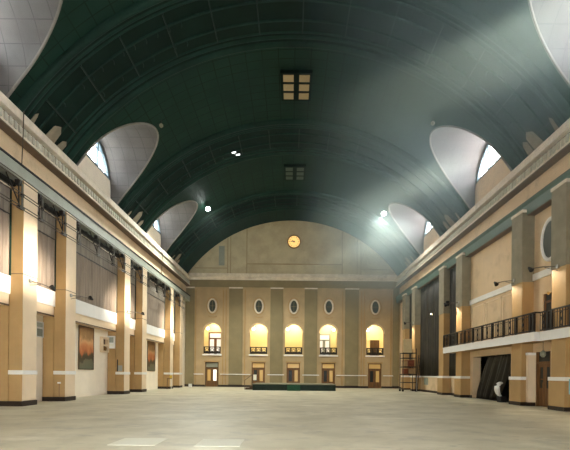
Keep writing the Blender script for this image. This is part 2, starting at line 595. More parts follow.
# ------------------------------------------------------------------ side walls
def side(s):   # s=-1 left, s=+1 right ; returns face x
    return XL if s < 0 else XR
def wallside(s):
    nm = 'left' if s < 0 else 'right'
    w = MB()
    xf = 13.15 if s < 0 else 13.4     # upper wall plane
    xo = 14.3
    w.box(s*xf, s*xo, Y0, D, 6.0, SPR+0.01)                     # upper wall
    for yc in LUN:                                              # wall under each lunette window
        w.box(s*LX, s*xo, yc-LR-0.05, yc+LR+0.05, SPR, 15.65)
    bays = [(Y0, PIL[0])] + [(PIL[i]+PW, PIL[i+1]) for i in range(7)] + [(PIL[7]+PW, D)]
    if s < 0:
        w.box(s*13.75, s*xo, Y0, D, 0, 6.0)
        for a, b in bays:                                       # bulkhead between pillars, set over the recess
            if b == D:
                w.box(s*13.15, s*13.75, a, b, 0, 6.0)
    else:
        w.box(s*13.4, s*xo, Y0, 22.2, 0, 3.9)
        w.box(s*13.4, s*xo, 23.55, 26.2, 0, 3.9)
        w.box(s*13.4, s*xo, 22.2, 23.55, 2.95, 3.9)
        w.box(s*13.4, s*xo, 26.2, 31.75, 3.0, 3.9)
        w.box(s*13.4, s*xo, 31.75, D, 0, 3.9)
        w.box(s*13.4, s*xo, Y0, 21.5, 3.9, 6.0); w.box(s*13.4, s*xo, 22.95, D, 3.9, 6.0)
        w.box(s*13.72, s*xo, 21.5, 22.95, 3.9, 6.0)
        w.box(s*13.85, s*14.3, 22.2, 23.55, 0, 3.0)
    o = w.build('wall_'+nm, M['recess_cream'] if s < 0 else M['frieze_tan'])
    struct(o, 'cream and tan %s side wall of the hall' % nm, 'wall')
    return o
WL = wallside(-1); WR = wallside(1)
w = MB()
w.box(16.0, 16.2, 26.0, 32.0, 0, 3.2); w.box(13.5, 16.2, 26.0, 26.2, 0, 3.0); w.box(14.0, 16.2, 31.75, 31.95, 0, 3.2); w.box(13.5, 16.2, 26.2, 31.75, 3.0, 3.2)
w.box(13.45, 16.0, 26.2, 31.75, -0.02, 0.004)
struct(w.build('wall_store', M['black']), 'black lined store room behind the opening under the balcony', 'wall')

def trim_run(name, prof, s, material, label, cat='cornice', y0=Y0, y1=D):
    return struct(MB().prism_y([(s*x, z) for x, z in prof], y0, y1).build(name, material), label, cat)
tn = 5
for s in (-1, 1):
    dx = 0.0 if s < 0 else 0.25
    nm = 'left' if s < 0 else 'right'
    # cornice (cream fascias, dentils), brown soffit, tan frieze, architrave
    cx = 12.5+dx
    prof = [(13.3+dx*0, 12.47), (cx+0.05, 12.47), (cx+0.05, 12.56), (cx+0.15, 12.58), (cx+0.17, 13.03), (cx+0.38, 13.04), (cx+0.38, 13.15), (cx, 13.17), (cx, 13.52), (cx+0.05, 13.62), (13.3+dx*0, 13.62)]
    c = trim_run('trim_%d' % tn, prof, s, M['cornice_cream'], 'cream moulded cornice along the %s wall under the vault' % nm); tn += 1
    dn = MB()
    yy = 14.0
    while yy < D-0.3:
        dn.box(s*(cx+0.08), s*(cx+0.17), yy, yy+0.17, 12.66, 12.98); yy += 0.34
    dn.build('dentils', M['dentil_grey'], c)
    MB().box(s*(cx+0.16), s*(cx+0.40), Y0, D, 13.035, 13.06).box(s*(cx+0.34), s*(cx+0.40), Y0, D, 13.06, 13.15).build('groove_shade', M['soffit_brown'], c)  # dark strips laid in the recess paint its shadow gap
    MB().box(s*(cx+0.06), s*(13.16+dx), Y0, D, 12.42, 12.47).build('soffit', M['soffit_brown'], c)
    MB().box(s*(13.05+dx), s*(13.16+dx), Y0, D, 11.15, 12.45).build('frieze', M['frieze_tan'], c)
    if s < 0:
        a = trim_run('trim_%d' % tn, [(13.16, 10.5), (12.56, 10.5), (12.56, 11.12), (13.16, 11.12)], s, M['grey_green'], 'grey green painted beam on top of the left pillars', 'beam'); tn += 1
        MB().box(s*12.5, s*13.05, Y0, D, 11.12, 11.2).build('dark_ledge', M['black'], a)  # dark strip along the top edge of the left beam
    else:
        a = trim_run('trim_%d' % tn, [(13.4, 10.55), (12.95, 10.55), (12.93, 10.75), (12.90, 11.05), (12.80, 11.22), (13.4, 11.22)], s, M['green_paint'], 'green painted beam above the right pillars', 'beam'); tn += 1
        MB().box(s*12.86, s*13.3, Y0, D, 11.22, 11.3).build('dark_ledge', M['iron'], a)  # dark strip on top of the right beam
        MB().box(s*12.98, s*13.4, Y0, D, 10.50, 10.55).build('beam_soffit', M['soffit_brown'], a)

# lunette windows
wi = 1
for s in (-1, 1):
    for j, yc in enumerate(LUN):
        fr = MB()
        sill = 15.65
        t0 = math.asin((sill-LH)/LR)
        arc = [t0+(PI-2*t0)*k/32 for k in range(33)]
        rows = []
        for x, r in ((13.33, LR), (13.33, LR-0.20), (13.55, LR-0.20), (13.55, LR)):
            rows.append([(s*x, yc+r*math.cos(t), LH+r*math.sin(t)) for t in arc])
        rows.append(rows[0])
        fr.grid(rows)
        hw = LR*math.cos(t0)
        fr.box(s*13.33, s*13.55, yc-hw, yc+hw, sill-0.02, sill+0.12)
        for dy in (-0.95, 0.95):
            fr.box(s*13.36, s*13.52, yc+dy-0.07, yc+dy+0.07, sill, LH+math.sqrt(LR**2-dy*dy)-0.05)
        for dy in (-1.85, 0.0, 1.85):
            fr.box(s*13.44, s*13.48, yc+dy-0.012, yc+dy+0.012, sill, LH+math.sqrt(LR**2-dy*dy)-0.05)
        hw2 = math.sqrt(LR**2-(16.85-LH)**2)
        fr.box(s*13.38, s*13.50, yc-hw2, yc+hw2, 16.95, 16.99)
        sd = 'left' if s < 0 else 'right'
        w = fr.build('window_%d' % wi, M['window_frame']); wi += 1
        struct(w, 'arched lunette window high on the %s side, %s along' % (sd, ORD[j]), 'window')
        ring = [(s*13.45, yc+LR*math.cos(t), LH+LR*math.sin(t)) for t in arc]
        n = len(ring)
        MB().add(ring, [tuple(range(n))]).build('pane', M['window_glass'], w)

# front wall behind the camera with a glazed opening added to let in fill light
b = MB()
b.box(-16, -5, Y0-0.3, Y0, 0, 22); b.box(5, 16, Y0-0.3, Y0, 0, 22); b.box(-5, 5, Y0-0.3, Y0, 4.6, 22); b.box(-5, 5, Y0-0.3, Y0, 0, 1.0)
struct(b.build('wall_front', M['tan']), 'tan front wall behind the viewpoint', 'wall')
b = MB()
for x in (-5, -2.5, 0, 2.5, 4.85): b.box(x, x+0.15, Y0-0.3, Y0-0.1, 1.0, 4.6)
for z in (1.0, 3.4, 4.45): b.box(-5, 5, Y0-0.3, Y0-0.1, z, z+0.15)
w = struct(b.build('window_%d' % wi, M['window_frame']), 'wide glazed opening added behind the viewpoint to let in fill light', 'window'); wi += 1
MB().box(-5, 5, Y0-0.22, Y0-0.20, 1.0, 4.6).build('pane', M['window_glass'], w)

# ------------------------------------------------------------------ end wall
EC = 0.28
BX = [EC-10.08, EC-4.33, EC, EC+4.33, EC+10.08]
AW, AB, AS = 1.07, 3.98, 6.75
DW, DT = 0.83, 3.05
def arch_top(dx): return AS+math.sqrt(max(AW*AW-dx*dx, 0))
ew = MB()
def ecol(x0, x1, segs):
    for (a0, a1), (b0, b1) in segs:
        ew.quad((x0, D, a0), (x1, D, a1), (x1, D, b1), (x0, D, b0))
xs_all = []
def topz(x): return vault_h(max(min(x, 13.2), -13.1))+0.15
def solid(x0, x1):
    n = max(1, int((x1-x0)/0.5))
    for k in range(n):
        a, c = x0+(x1-x0)*k/n, x0+(x1-x0)*(k+1)/n
        ecol(a, c, [((0, 0), (topz(a), topz(c)))])
prev = -13.75
for bx in BX:
    solid(prev, bx-AW)
    cuts = sorted({-DW, DW} | {-AW*math.cos(PI*k/20) for k in range(21)})
    for a, c in zip(cuts[:-1], cuts[1:]):
        lo = DT if abs((a+c)/2) < DW else 0
        ecol(bx+a, bx+c, [((lo, lo), (AB, AB)), ((arch_top(a), arch_top(c)), (topz(bx+a), topz(bx+c)))])
    # reveals
    prof = [(bx-AW, AB)] + [(bx-AW*math.cos(PI*k/20), arch_top(-AW*math.cos(PI*k/20))) for k in range(21)] + [(bx+AW, AB), (bx-AW, AB)]
    ew.grid([[(x, D, z) for x, z in prof], [(x, D+0.4, z) for x, z in prof]])
    prof = [(bx-DW, 0), (bx-DW, DT), (bx+DW, DT), (bx+DW, 0)]
    ew.grid([[(x, D, z) for x, z in prof], [(x, D+0.25, z) for x, z in prof]])
    prev = bx+AW
solid(prev, 14.0)
EW = struct(ew.build('wall_end', M['tan_end']), 'tan end wall with five arched openings under the vault', 'wall')

# tympanum skin, cornice and dark frieze of the end wall
ty = MB()
n = 60
top, bot = [], []
for k in range(n+1):
    x = -12.6+25.4*k/n
    bot.append((x, D-0.04, 13.9)); top.append((x, D-0.04, max(vault_h(x)-0.02, 13.9)))
ty.grid([bot, top])
ty.build('tympanum', M['tymp'], EW)
tm = MB()
for x, w_ in ((-7.95, 0.10), (-7.6, 0.10), (-5.6, 0.12), (6.2, 0.12), (8.05, 0.10), (8.5, 0.10)):
    tm.box(x-w_/2, x+w_/2, D-0.10, D-0.04, 14.0, vault_h(x)-0.05)
tm.box(-5.6, 6.2, D-0.10, D-0.04, 15.15, 15.3)
tm.box(-12.0, -8.0, D-0.09, D-0.04, 14.62, 14.72); tm.box(8.5, 12.2, D-0.09, D-0.04, 14.62, 14.72)
tm.build('panel_moulding', M['tymp_line'], EW)
MB().box(-9.05, -8.35, D-0.09, D-0.04, 15.0, 17.4).build('vent_slot', M['grey_green'], EW)
cor = MB()
cor.add([(x, y, z) for x in (-12.6, 12.9) for y, z in ((D, 13.2), (D-0.15, 13.2), (D-0.2, 13.45), (D-0.42, 13.55), (D-0.45, 13.95), (D, 14.02))],
        [(0,1,2,3,4,5), (11,10,9,8,7,6)] + [(i, (i+1)%6, 6+(i+1)%6, 6+i) for i in range(6)])
struct(cor.build('trim_%d' % tn, M['cornice_cream']), 'pale cornice across the end wall below the tympanum', 'cornice'); tn += 1
struct(MB().box(-12.6, 13.2, D-0.12, D, 12.32, 13.2).build('trim_%d' % tn, M['olive']), 'dark olive frieze band across the end wall', 'frieze'); tn += 1

PILX = [(-13.1, -12.0), (-7.72, -6.05), (-2.62, -1.05), (1.6, 3.18), (6.62, 8.3), (12.55, 13.3)]
WHICH = ['at the far left corner', 'between the left and second doors', 'left of the central door', 'right of the central door', 'between the fourth and right doors', 'at the far right corner']
for (a, c), wh in zip(PILX, WHICH):
    p = thing('pilaster', ((a+c)/2, D, 0), 'dark olive flat pilaster on the end wall, %s' % wh, 'pilaster', 'dark pilasters of the end wall')
    MB().box(a, c, D-0.1, D, 0.28, 12.32).build('shaft', M['olive'], p)
    MB().box(a-0.04, c+0.04, D-0.14, D, 0, 0.28).build('plinth', M['plinth'], p)
    if c < 12:
        MB().box(a-0.02, c+0.02, D-0.17, D, 12.16, 12.31).build('cap', M['cornice_cream'], p)
# slim raised strips beside the dark pilasters
st = MB()
for x in (-8.1, -8.45, 8.65, 9.0, -12.0+0.15, 12.3, -5.75, 6.3):
    st.box(x-0.06, x+0.06, D-0.07, D, 0.3, 12.0)
st.build('strip_moulding', M['tan'], EW)
bb = MB()
for a, c in ((-12.0, BX[0]-DW), (BX[0]+DW, -7.76), (-6.01, BX[1]-DW), (BX[1]+DW, -2.66), (-1.01, BX[2]-DW), (BX[2]+DW, 1.56), (3.22, BX[3]-DW), (BX[3]+DW, 6.58), (8.34, BX[4]-DW), (BX[4]+DW, 12.5)):
    bb.box(a, c, D-0.06, D, 0, 0.24)
struct(bb.build('baseboard_end', M['plinth']), 'black baseboard along the foot of the end wall', 'baseboard')
dr = MB()
for a, c in ((-12.0, BX[0]-DW-0.2), (BX[0]+DW+0.2, BX[1]-DW-0.15), (BX[1]+DW+0.3, BX[2]-DW-0.3), (BX[2]+DW+0.3, BX[3]-DW-0.3), (BX[3]+DW+0.15, BX[4]-DW-0.2), (BX[4]+DW+0.2, 12.6)):
    dr.box(a, c, D-0.17, D-0.1, 1.5, 1.60)
    dr.box(a, c, D-0.1, D, 1.5, 1.60)
struct(dr.build('trim_%d' % tn, M['white']), 'thin white dado rail along the end wall', 'dado rail'); tn += 1

# oval windows
OV = ['above the left arch', 'above the second arch from left', 'above the central arch', 'above the fourth arch from left', 'above the right arch']
def oval_rows(c, axis, rw, rh, prof, n=28):
    rows = []
    for dr_, dd in prof:
        row = []
        for k in range(n+1):
            q = 2*PI*k/n
            a, b_ = (rw+dr_)*math.cos(q), (rh+dr_)*math.sin(q)
            row.append((c[0]+a, c[1]-dd, c[2]+b_) if axis == 'y' else (c[0]-dd, c[1]+a, c[2]+b_))
        rows.append(row)
    return rows
for j, bx in enumerate(BX):
    c = (bx+ (0.0), D, 10.0)
    w = MB().grid(oval_rows(c, 'y', 0.40, 0.74, [(0, 0.0), (0, 0.10), (0.08, 0.14), (0.19, 0.10), (0.19, 0.0)])).build('window_%d' % wi, M['cornice_cream'], smooth=True); wi += 1
    struct(w, 'small oval window with white frame, %s' % OV[j], 'window')
    r = oval_rows(c, 'y', 0.40, 0.74, [(0, 0.03)])[0][:-1]
    MB().add(r, [tuple(range(len(r)))]).build('pane', M['oval_glass'], w)
    g = MB()
    if j in (0, 1, 2):
        g.box(bx-0.015, bx+0.015, D-0.05, D-0.03, 9.3, 10.7)
    g.box(bx-0.37, bx+0.37, D-0.05, D-0.03, 9.985, 10.015)
    g.build('glazing_bar', M['olive'], w)
    MB().grid(oval_rows((bx, D, 10.0), 'y', 0.66, 1.0, [(0, 0), (0.02, 0.03), (0.08, 0.03), (0.10, 0)])).build('surround', M['tan'], w)
    sw = MB()   # plaster swag below the oval
    sw.tube([(bx+0.5*math.sin(t), D-0.03, 8.75-0.16*math.cos(t*1.0)) for t in [PI*(k-8)/16 for k in range(17)]], 0.05, 6)
    sw.build('swag', M['tan'], w)

# arch rims, loggia, balustrades and doors of the end wall
ar = MB()
for bx in BX:
    rows = []
    for r, y in ((AW, D), (AW, D-0.06), (AW+0.13, D-0.08), (AW+0.16, D)):
        rows.append([(bx-r*math.cos(PI*k/24), y, AS+r*math.sin(PI*k/24)) for k in range(25)])
    ar.grid(rows)
struct(ar.build('trim_%d' % tn, M['frieze_tan']), 'moulded arch rims around the openings of the end wall', 'moulding'); tn += 1
lg = MB()
LY = D+2.6
lg.quad((-13, LY, 3.5), (13.3, LY, 3.5), (13.3, LY, 8.6), (-13, LY, 8.6))
lg.quad((-13, D+0.02, 3.9), (13.3, D+0.02, 3.9), (13.3, LY, 3.9), (-13, LY, 3.9))
lg.quad((-13, D+0.02, 8.5), (13.3, D+0.02, 8.5), (13.3, LY, 8.5), (-13, LY, 8.5))
for x in (-12.5, 12.9, -7.2, -2.0, 2.4, 7.5):
    lg.box(x-0.1, x+0.1, D+0.4, LY, 3.9, 8.5)
struct(lg.build('wall_loggia', M['loggia_yellow']), 'yellow lit loggia walls seen through the arches', 'wall')
WHO = ['left', 'second from left', 'central', 'fourth from left', 'right']
for j, bx in enumerate(BX):
    t = thing('balustrade', (bx, D, AB), 'dark panelled balustrade in the %s arch of the end wall' % WHO[j], 'balustrade', 'balustrades of the end wall arches')
    MB().box(bx-AW, bx+AW, D+0.06, D+0.2, 4.86, 4.98).build('top_rail', M['iron'], t)
    MB().box(bx-AW, bx+AW, D+0.08, D+0.18, AB+0.12, AB+0.30).build('bottom_rail', M['iron'], t)
    for k in range(4):
        x = bx-AW+0.09+(2*AW-0.18)*k/3
        MB().box(x-0.09, x+0.09, D+0.07, D+0.19, AB+0.12, 4.86).build('post', M['iron'], t)
    for k in range(3):
        x = bx-AW+0.09+(2*AW-0.18)*(k+0.5)/3
        fr = MB()
        for q in range(12):
            pass
        fr.tube([(x+0.17*math.cos(2*PI*q/16), D+0.13, 4.57+0.17*math.sin(2*PI*q/16)) for q in range(16)], 0.035, 6, close=True)
        fr.box(x-0.27, x+0.27, D+0.1, D+0.16, AB+0.3, AB+0.42)
        fr.box(x-0.02, x+0.02, D+0.1, D+0.16, AB+0.42, 4.40)
        fr.build('panel', M['iron'], t)
    MB().box(bx-AW-0.12, bx+AW+0.12, D-0.15, D+0.4, AB-0.12, AB+0.06).build('sill', M['white'], t, bevel=0.02)
    lamp = thing('globe_lamp', (bx + (-0.75 if j != 3 else 0.72), D+1.1, 7.75), 'glowing globe lamp hanging in the loggia behind the %s arch' % WHO[j], 'lamp', 'loggia globe lamps')
    x = lamp.location.x
    MB().lathe([(0.02, -0.16), (0.11, -0.12), (0.16, 0), (0.12, 0.11), (0.05, 0.16)], (x, D+1.1, 7.3), n=14).build('globe', M['warm_glow'], lamp, smooth=True)
    MB().tube([(x, D+1.1, 7.45), (x, D+1.1, 8.5)], 0.02, 6).build('rod', M['bronze'], lamp)
    add_light('loggia_glow', 'POINT', (bx+0.1, D+1.3, 7.9), (0, 0, -1), 125 if j in (1, 2) else 100, (1.0, 0.86, 0.58), shadow_soft_size=0.25)

def glazed(name, xa, xb, z0, z1, y, framem, glassm, label, cols=2, transom=True, bars=0):
    d = MB(); t = 0.17
    d.box(xa, xa+t, y-0.08, y, z0, z1); d.box(xb-t, xb, y-0.08, y, z0, z1); d.box(xa, xb, y-0.08, y, z1-t, z1); d.box(xa, xb, y-0.08, y, z0, z0+0.25)
    zt = z1-0.75 if transom else z1
    if transom: d.box(xa, xb, y-0.08, y, zt-t, zt)
    w_ = (xb-xa)/cols
    for k in range(1, cols): d.box(xa+w_*k-t, xa+w_*k+t, y-0.08, y, z0, zt)
    o = d.build(name, framem)
    struct(o, label, 'door' if name.startswith('door') else 'window')
    MB().box(xa+0.02, xb-0.02, y-0.04, y-0.02, z0+0.05, z1-0.02).build('pane', glassm, o)
    return o
glazed('window_%d' % wi, BX[0]-0.92, BX[0]+0.85, 3.92, 7.0, LY-0.01, M['wood'], M['lit_glass'], 'bright glazed door in brown frame behind the left arch', 2); wi += 1
glazed('window_%d' % wi, BX[3]-1.2, BX[3]+0.45, 3.92, 6.9, LY-0.01, M['grey_green'], M['lit_glass'], 'bright white glazed double door behind the fourth arch', 2); wi += 1
dk = MB().box(BX[4]-0.15, BX[4]+1.05, LY-0.09, LY-0.01, 3.92, 6.15).build('door_8', M['dark_wood'])
struct(dk, 'dark door in the loggia behind the right arch', 'door')

DL = ['left', 'second from left', 'central', 'fourth from left', 'right']
for j, bx in enumerate(BX):
    y = D+0.14
    fr = MB()
    fr.box(bx-DW, bx-DW+0.12, y-0.06, y+0.1, 0, DT); fr.box(bx+DW-0.12, bx+DW, y-0.06, y+0.1, 0, DT)
    fr.box(bx-DW+0.12, bx+DW-0.12, y-0.06, y+0.1, DT-0.1, DT); fr.box(bx-DW+0.12, bx+DW-0.12, y-0.06, y+0.1, 2.3, 2.42)
    d = fr.build('door_%d' % (j+1), M['wood'] if j else M['dark_wood'])
    struct(d, 'wooden double door with glazed leaves, %s of five in the end wall' % DL[j], 'door')
    MB().box(bx-DW+0.12, bx+DW-0.12, y, y+0.03, 2.42, DT-0.1).build('transom_pane', M['amber_glass'] if j else M['louver'], d)
    for sg in (-1, 1):
        xa, xb = (bx-DW+0.12, bx-0.01) if sg < 0 else (bx+0.01, bx+DW-0.12)
        lf = MB()
        lf.box(xa, xa+0.15, y-0.02, y+0.04, 0.02, 2.3); lf.box(xb-0.15, xb, y-0.02, y+0.04, 0.02, 2.3)
        lf.box(xa+0.15, xb-0.15, y-0.02, y+0.04, 0.02, 0.75); lf.box(xa+0.15, xb-0.15, y-0.02, y+0.04, 2.12, 2.3)
        lo = lf.build('leaf', M['wood'], d)
        gm = M['dark_glass']
        if j == 0: gm = M['door_light'] if sg > 0 else M['amber_glass']
        elif sg > 0: gm = M['amber_glass']
        MB().box(xa+0.15, xb-0.15, y, y+0.02, 0.75, 2.12).build('glass', gm, lo)
        MB().tube([(bx+sg*0.09, y-0.07, 0.95), (bx+sg*0.09, y-0.07, 1.25)], 0.02, 6).build('handle', M['bronze'], lo)
    MB().box(bx-DW-0.12, bx+DW+0.12, D-0.07, D, DT, DT+0.16).build('lintel', M['tan'], d)
bkc = MB()
bkc.quad((-13, D+0.4, 0), (13.3, D+0.4, 0), (13.3, D+0.4, 3.9), (-13, D+0.4, 3.9))
struct(bkc.build('wall_corridor', M['dark_wood']), 'dark corridor wall behind the end wall doors', 'wall')
nt = MB().box(BX[1]-0.62, BX[1]-0.22, D+0.08, D+0.10, 0.85, 1.55).build('notice', M['paper_white'])
tag(nt, 'white paper notice on the second door from left', 'notice')

# clock
ck = thing('wall_clock', (0.22, D-0.04, 18.0), 'round golden wall clock at the top of the end wall', 'clock')
cc = (0.22, D-0.05, 18.0)
fc = MB().lathe([(0.74, 0.0), (0.74, -0.06), (0.05, -0.07)], cc, 'y', 32).build('face', M['clock_face'], ck)
MB().grid(oval_rows((0.22, D-0.04, 18.0), 'y', 0.72, 0.72, [(0, 0.0), (0, 0.14), (0.06, 0.16), (0.12, 0.12), (0.12, 0)], 32)).build('rim', M['bronze'], ck, smooth=True)
for k in range(12):
    q = 2*PI*k/12
    p0 = Vector((0.22+0.50*math.sin(q), D-0.13, 18+0.50*math.cos(q))); p1 = Vector((0.22+0.64*math.sin(q), D-0.13, 18+0.64*math.cos(q)))
    MB().tube([p0, p1], 0.03, 5).build('hour_mark', M['bronze'], fc)
for q, L in ((R_(-55), 0.33), (R_(-85), 0.45)):
    MB().tube([(0.22, D-0.15, 18.0), (0.22+L*math.sin(q), D-0.15, 18.0+L*math.cos(q))], 0.035, 6).build('hand', M['bronze'], ck)
MB().lathe([(0.11, -0.01), (0.11, -0.06)], (0.22, D-0.12, 18.0), 'y', 14).build('hub', M['bronze'], ck)

# ------------------------------------------------------------------ pillars
PORD = {20.0: 'sixth', 23.8: 'fifth', 32.2: 'fourth', 36.05: 'third', 44.4: 'second', 48.25: 'first'}
for y in PIL[2:]:
    p = thing('pillar', (XL-0.3, y+PW/2, 0), 'tall square tan pillar on the left wall, %s from the end wall' % PORD[y], 'pillar', 'left wall pillars')
    MB().box(XL, XL-0.62, y, y+PW, 0.24, 10.5).build('shaft', M['cream'], p, bevel=0.015)
    MB().box(XL-0.65, XL-1.24, y-0.03, y+PW+0.03, 0.24, 10.5).build('back_pilaster', M['tan'], p)
    MB().box(XL+0.04, XL-0.64, y-0.04, y+PW+0.04, 1.48, 1.68).build('dado_band', M['white'], p, bevel=0.01)
    MB().box(XL+0.03, XL-1.24, y-0.05, y+PW+0.05, 0, 0.24).build('plinth', M['plinth'], p)
    MB().box(XL+0.015, XL-0.62, y-0.015, y+PW+0.015, 6.15, 6.18).build('joint_line', M['steel'], p)
    MB().box(XL-0.001, XL-0.62, y-0.012, y-0.001, 0.24, 10.5).build('side_shade_skin', M['tan'], p)  # near face darkened to tan, its shade put into the colour
for y in PIL[2:]:
    p = thing('pillar', (XR+0.3, y+PW/2, 0), 'tall square tan pillar with capital on the right wall, %s from the end wall' % PORD[y], 'pillar', 'right wall pillars')
    MB().box(XR, XR+0.65, y, y+PW, 0.2, 6.85).build('shaft', M['tan'], p, bevel=0.015)
    MB().box(XR-0.03, XR+0.64, y-0.03, y+PW+0.03, 6.85, 10.68).build('upper_cladding', M['clad_grey'], p)
    MB().box(XR-0.07, XR+0.64, y-0.07, y+PW+0.07, 10.68, 10.84).build('capital', M['cornice_cream'], p, bevel=0.02)
    MB().box(XR-0.07, XR+0.64, y-0.07, y+PW+0.07, 0.2, 1.42).build('pedestal', M['tan'], p)
    MB().box(XR-0.10, XR+0.64, y-0.10, y+PW+0.10, 1.42, 1.6).build('dado_band', M['white'], p, bevel=0.01)
    MB().box(XR-0.09, XR+0.64, y-0.09, y+PW+0.09, 0, 0.2).build('plinth', M['plinth'], p)

# ------------------------------------------------------------------ left bays: bulkheads, fabric panels, rails
BAYS = [(PIL[1]+PW, PIL[2]), (PIL[2]+PW, PIL[3]), (PIL[3]+PW, PIL[4]), (PIL[4]+PW, PIL[5]), (PIL[5]+PW, PIL[6]), (PIL[6]+PW, PIL[7])]
BWHO = ['in the nearest wide bay', 'in the nearest narrow bay', 'in the middle wide bay', 'in the middle narrow bay', 'in the farthest wide bay', 'in the farthest narrow bay']
for (a, c), who in zip(BAYS, BWHO):
    bk = MB()
    bk.box(-13.15, -13.75, a, c, 4.7, 6.0)
    o = struct(bk.build('trim_%d' % tn, M['cream']), 'cream bulkhead over the recess of the left wall, %s' % who, 'bulkhead'); tn += 1
    MB().box(-13.08, -13.15, a, c, 5.22, 6.05).build('fascia', M['white'], o)
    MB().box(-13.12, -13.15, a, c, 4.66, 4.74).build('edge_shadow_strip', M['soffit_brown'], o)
    t = thing('fabric_panel', (-13.12, (a+c)/2, 6.1), 'grey brown pleated fabric wall panel on the left wall, %s' % who, 'fabric panel', 'left wall fabric panels')
    n = int((c-a)/0.07)
    for nm, z0, z1, m_, off in (('lower_cloth', 6.07, 8.86, 'fabric', 0), ('upper_cloth', 8.92, 10.11, 'fabric_top', 0.02)):
        rows = []
        for z in (z0, z1):
            rows.append([(-13.09+off+0.022*math.sin(k*1.1)+0.012*math.sin(k*0.37+2), a+0.03+(c-a-0.06)*k/n, z) for k in range(n+1)])
        back = [[(-13.14, q[1], q[2]) for q in r] for r in rows]
        g = MB(); g.grid([back[0], rows[0], rows[1], back[1]])
        g.build(nm, M[m_], t)
    MB().box(-13.06, -13.12, a+0.02, c-0.02, 8.86, 8.92).build('batten', M['iron'], t)
    MB().box(-13.05, -13.14, c-0.10, c-0.02, 6.07, 10.11).build('edge_strip', M['rib_green'], t)
    # rolled black curtain under the beam
    r = thing('rolled_curtain', (-12.75, (a+c)/2, 10.3), 'rolled black curtain under the grey beam, %s' % who, 'curtain', 'rolled black curtains')
    pts = [(-12.94+0.02*math.sin(k*1.7), a+0.05+(c-a-0.1)*k/16, 10.30-0.05*math.sin(PI*k/16)) for k in range(17)]
    MB().tube(pts, [0.125+0.015*math.sin(k*2.3) for k in range(17)], 9).build('roll', M['drape'], r, smooth=True)
    for k in range(5):
        y = a+0.3+(c-a-0.6)*k/4
        MB().tube([(-12.94+0.145*math.cos(2*PI*q/10), y, 10.27+0.145*math.sin(2*PI*q/10)) for q in range(10)], 0.02, 5, close=True).build('tie', M['iron'], r)
    # folding lamp brackets hanging below the beam
    L = c-a
    ys = [a+0.25, a+L*0.38, a+L*0.70, c-0.25] if L > 4 else [a+0.25, c-0.3]
    for k, y in enumerate(ys):
        plc = (['nearest', 'second', 'third', 'farthest'] if L > 4 else ['near', 'far'])[k]
        bt = thing('folding_bracket', (-12.6, y, 10.5), 'black folding lamp bracket hanging under the left beam, %s one %s' % (plc, who), 'bracket', 'folding brackets under the left beam')
        MB().box(-12.48, -12.72, y-0.10, y+0.10, 10.18, 10.42).build('mount', M['iron'], bt, bevel=0.015)
        tb = MB().tube([(-12.45, y+0.05, 10.25), (-12.45, y+0.05, 9.2)], 0.045, 8).build('tube', M['tube_steel'], bt)
        MB().tube([(-12.52, y-0.10, 10.25), (-12.5, y-0.12, 9.15)], 0.03, 6).build('rod', M['iron'], bt)
        MB().tube([(-12.68, y-0.75, 10.45), (-12.5, y-0.06, 9.25)], 0.03, 6).build('strut', M['iron'], bt)
        MB().box(-12.42, -12.58, y-0.16, y+0.2, 9.1, 9.2).build('clamp', M['iron'], tb)
        MB().box(-12.40, -12.50, y-0.03, y+0.13, 9.66, 9.78).build('joint', M['iron'], tb)
PIPEL = ['uppermost', 'second from top', 'third from top', 'fourth from top', 'fifth from top', 'lowest']
for h, w_ in zip((10.43, 10.29, 9.75, 9.62, 9.16, 9.03), PIPEL):
    pts = [(-12.36, 12.8+37*k/60, h+0.012*math.sin(k*0.9+h)) for k in range(61)]
    o = MB().tube(pts, 0.022, 6).build('steel_pipe', M['steel'])
    tag(o, 'thin brown steel pipe crossing the left pillars, %s of six' % w_, 'pipe', 'pipes crossing the left pillars')

for y, lab in ((19.8, 'thin dark cable hanging down the left frieze above the sixth left pillar'), (41.2, 'thin dark cable hanging down the left frieze in the farthest wide bay')):
    o = MB().tube([(-12.42, y, 13.6), (-12.44, y, 12.5), (-12.5, y+0.02, 11.2)], 0.022, 6).build('hanging_cable', M['steel'])
    tag(o, lab, 'cable')
# posters, boxes, signs on the left wall
def framed(name, x, y0, y1, z0, z1, face, frame, label, cat, group=None, t=0.06):
    e = thing(name, (x, (y0+y1)/2, z0), label, cat, group)
    MB().box(x, x+t*0.7, y0, y1, z0, z1).build('panel', face, e)
    b_ = MB(); w_ = 0.05
    b_.box(x, x+t, y0-w_, y0, z0-w_, z1+w_); b_.box(x, x+t, y1, y1+w_, z0-w_, z1+w_)
    b_.box(x, x+t, y0, y1, z0-w_, z0); b_.box(x, x+t, y0, y1, z1, z1+w_)
    b_.build('frame', frame, e)
    return e
framed('poster', -13.75, 27.8, 29.8, 1.85, 4.62, M['poster'], M['dark_wood'], 'large orange and dark picture poster in the middle wide bay', 'poster', 'left wall posters')
framed('poster', -13.75, 41.1, 43.3, 1.85, 4.62, M['poster'], M['dark_wood'], 'picture poster on the left wall in the farthest wide bay', 'poster', 'left wall posters')
vt = thing('vent_grille', (-13.75, 23.4, 3.5), 'louvred vent grille in a white frame between the nearest left pillars', 'vent')
MB().box(-13.75, -13.72, 23.1, 23.78, 3.55, 4.3).build('back', M['grey_green'], vt)
b_ = MB(); b_.box(-13.75, -13.68, 23.05, 23.10, 3.5, 4.35); b_.box(-13.75, -13.68, 23.70, 23.75, 3.5, 4.35); b_.box(-13.75, -13.68, 23.1, 23.7, 3.5, 3.55); b_.box(-13.75, -13.68, 23.1, 23.7, 4.3, 4.35); b_.box(-13.75, -13.68, 23.1, 23.7, 3.97, 4.05)
b_.build('frame', M['white'], vt)
b_ = MB()
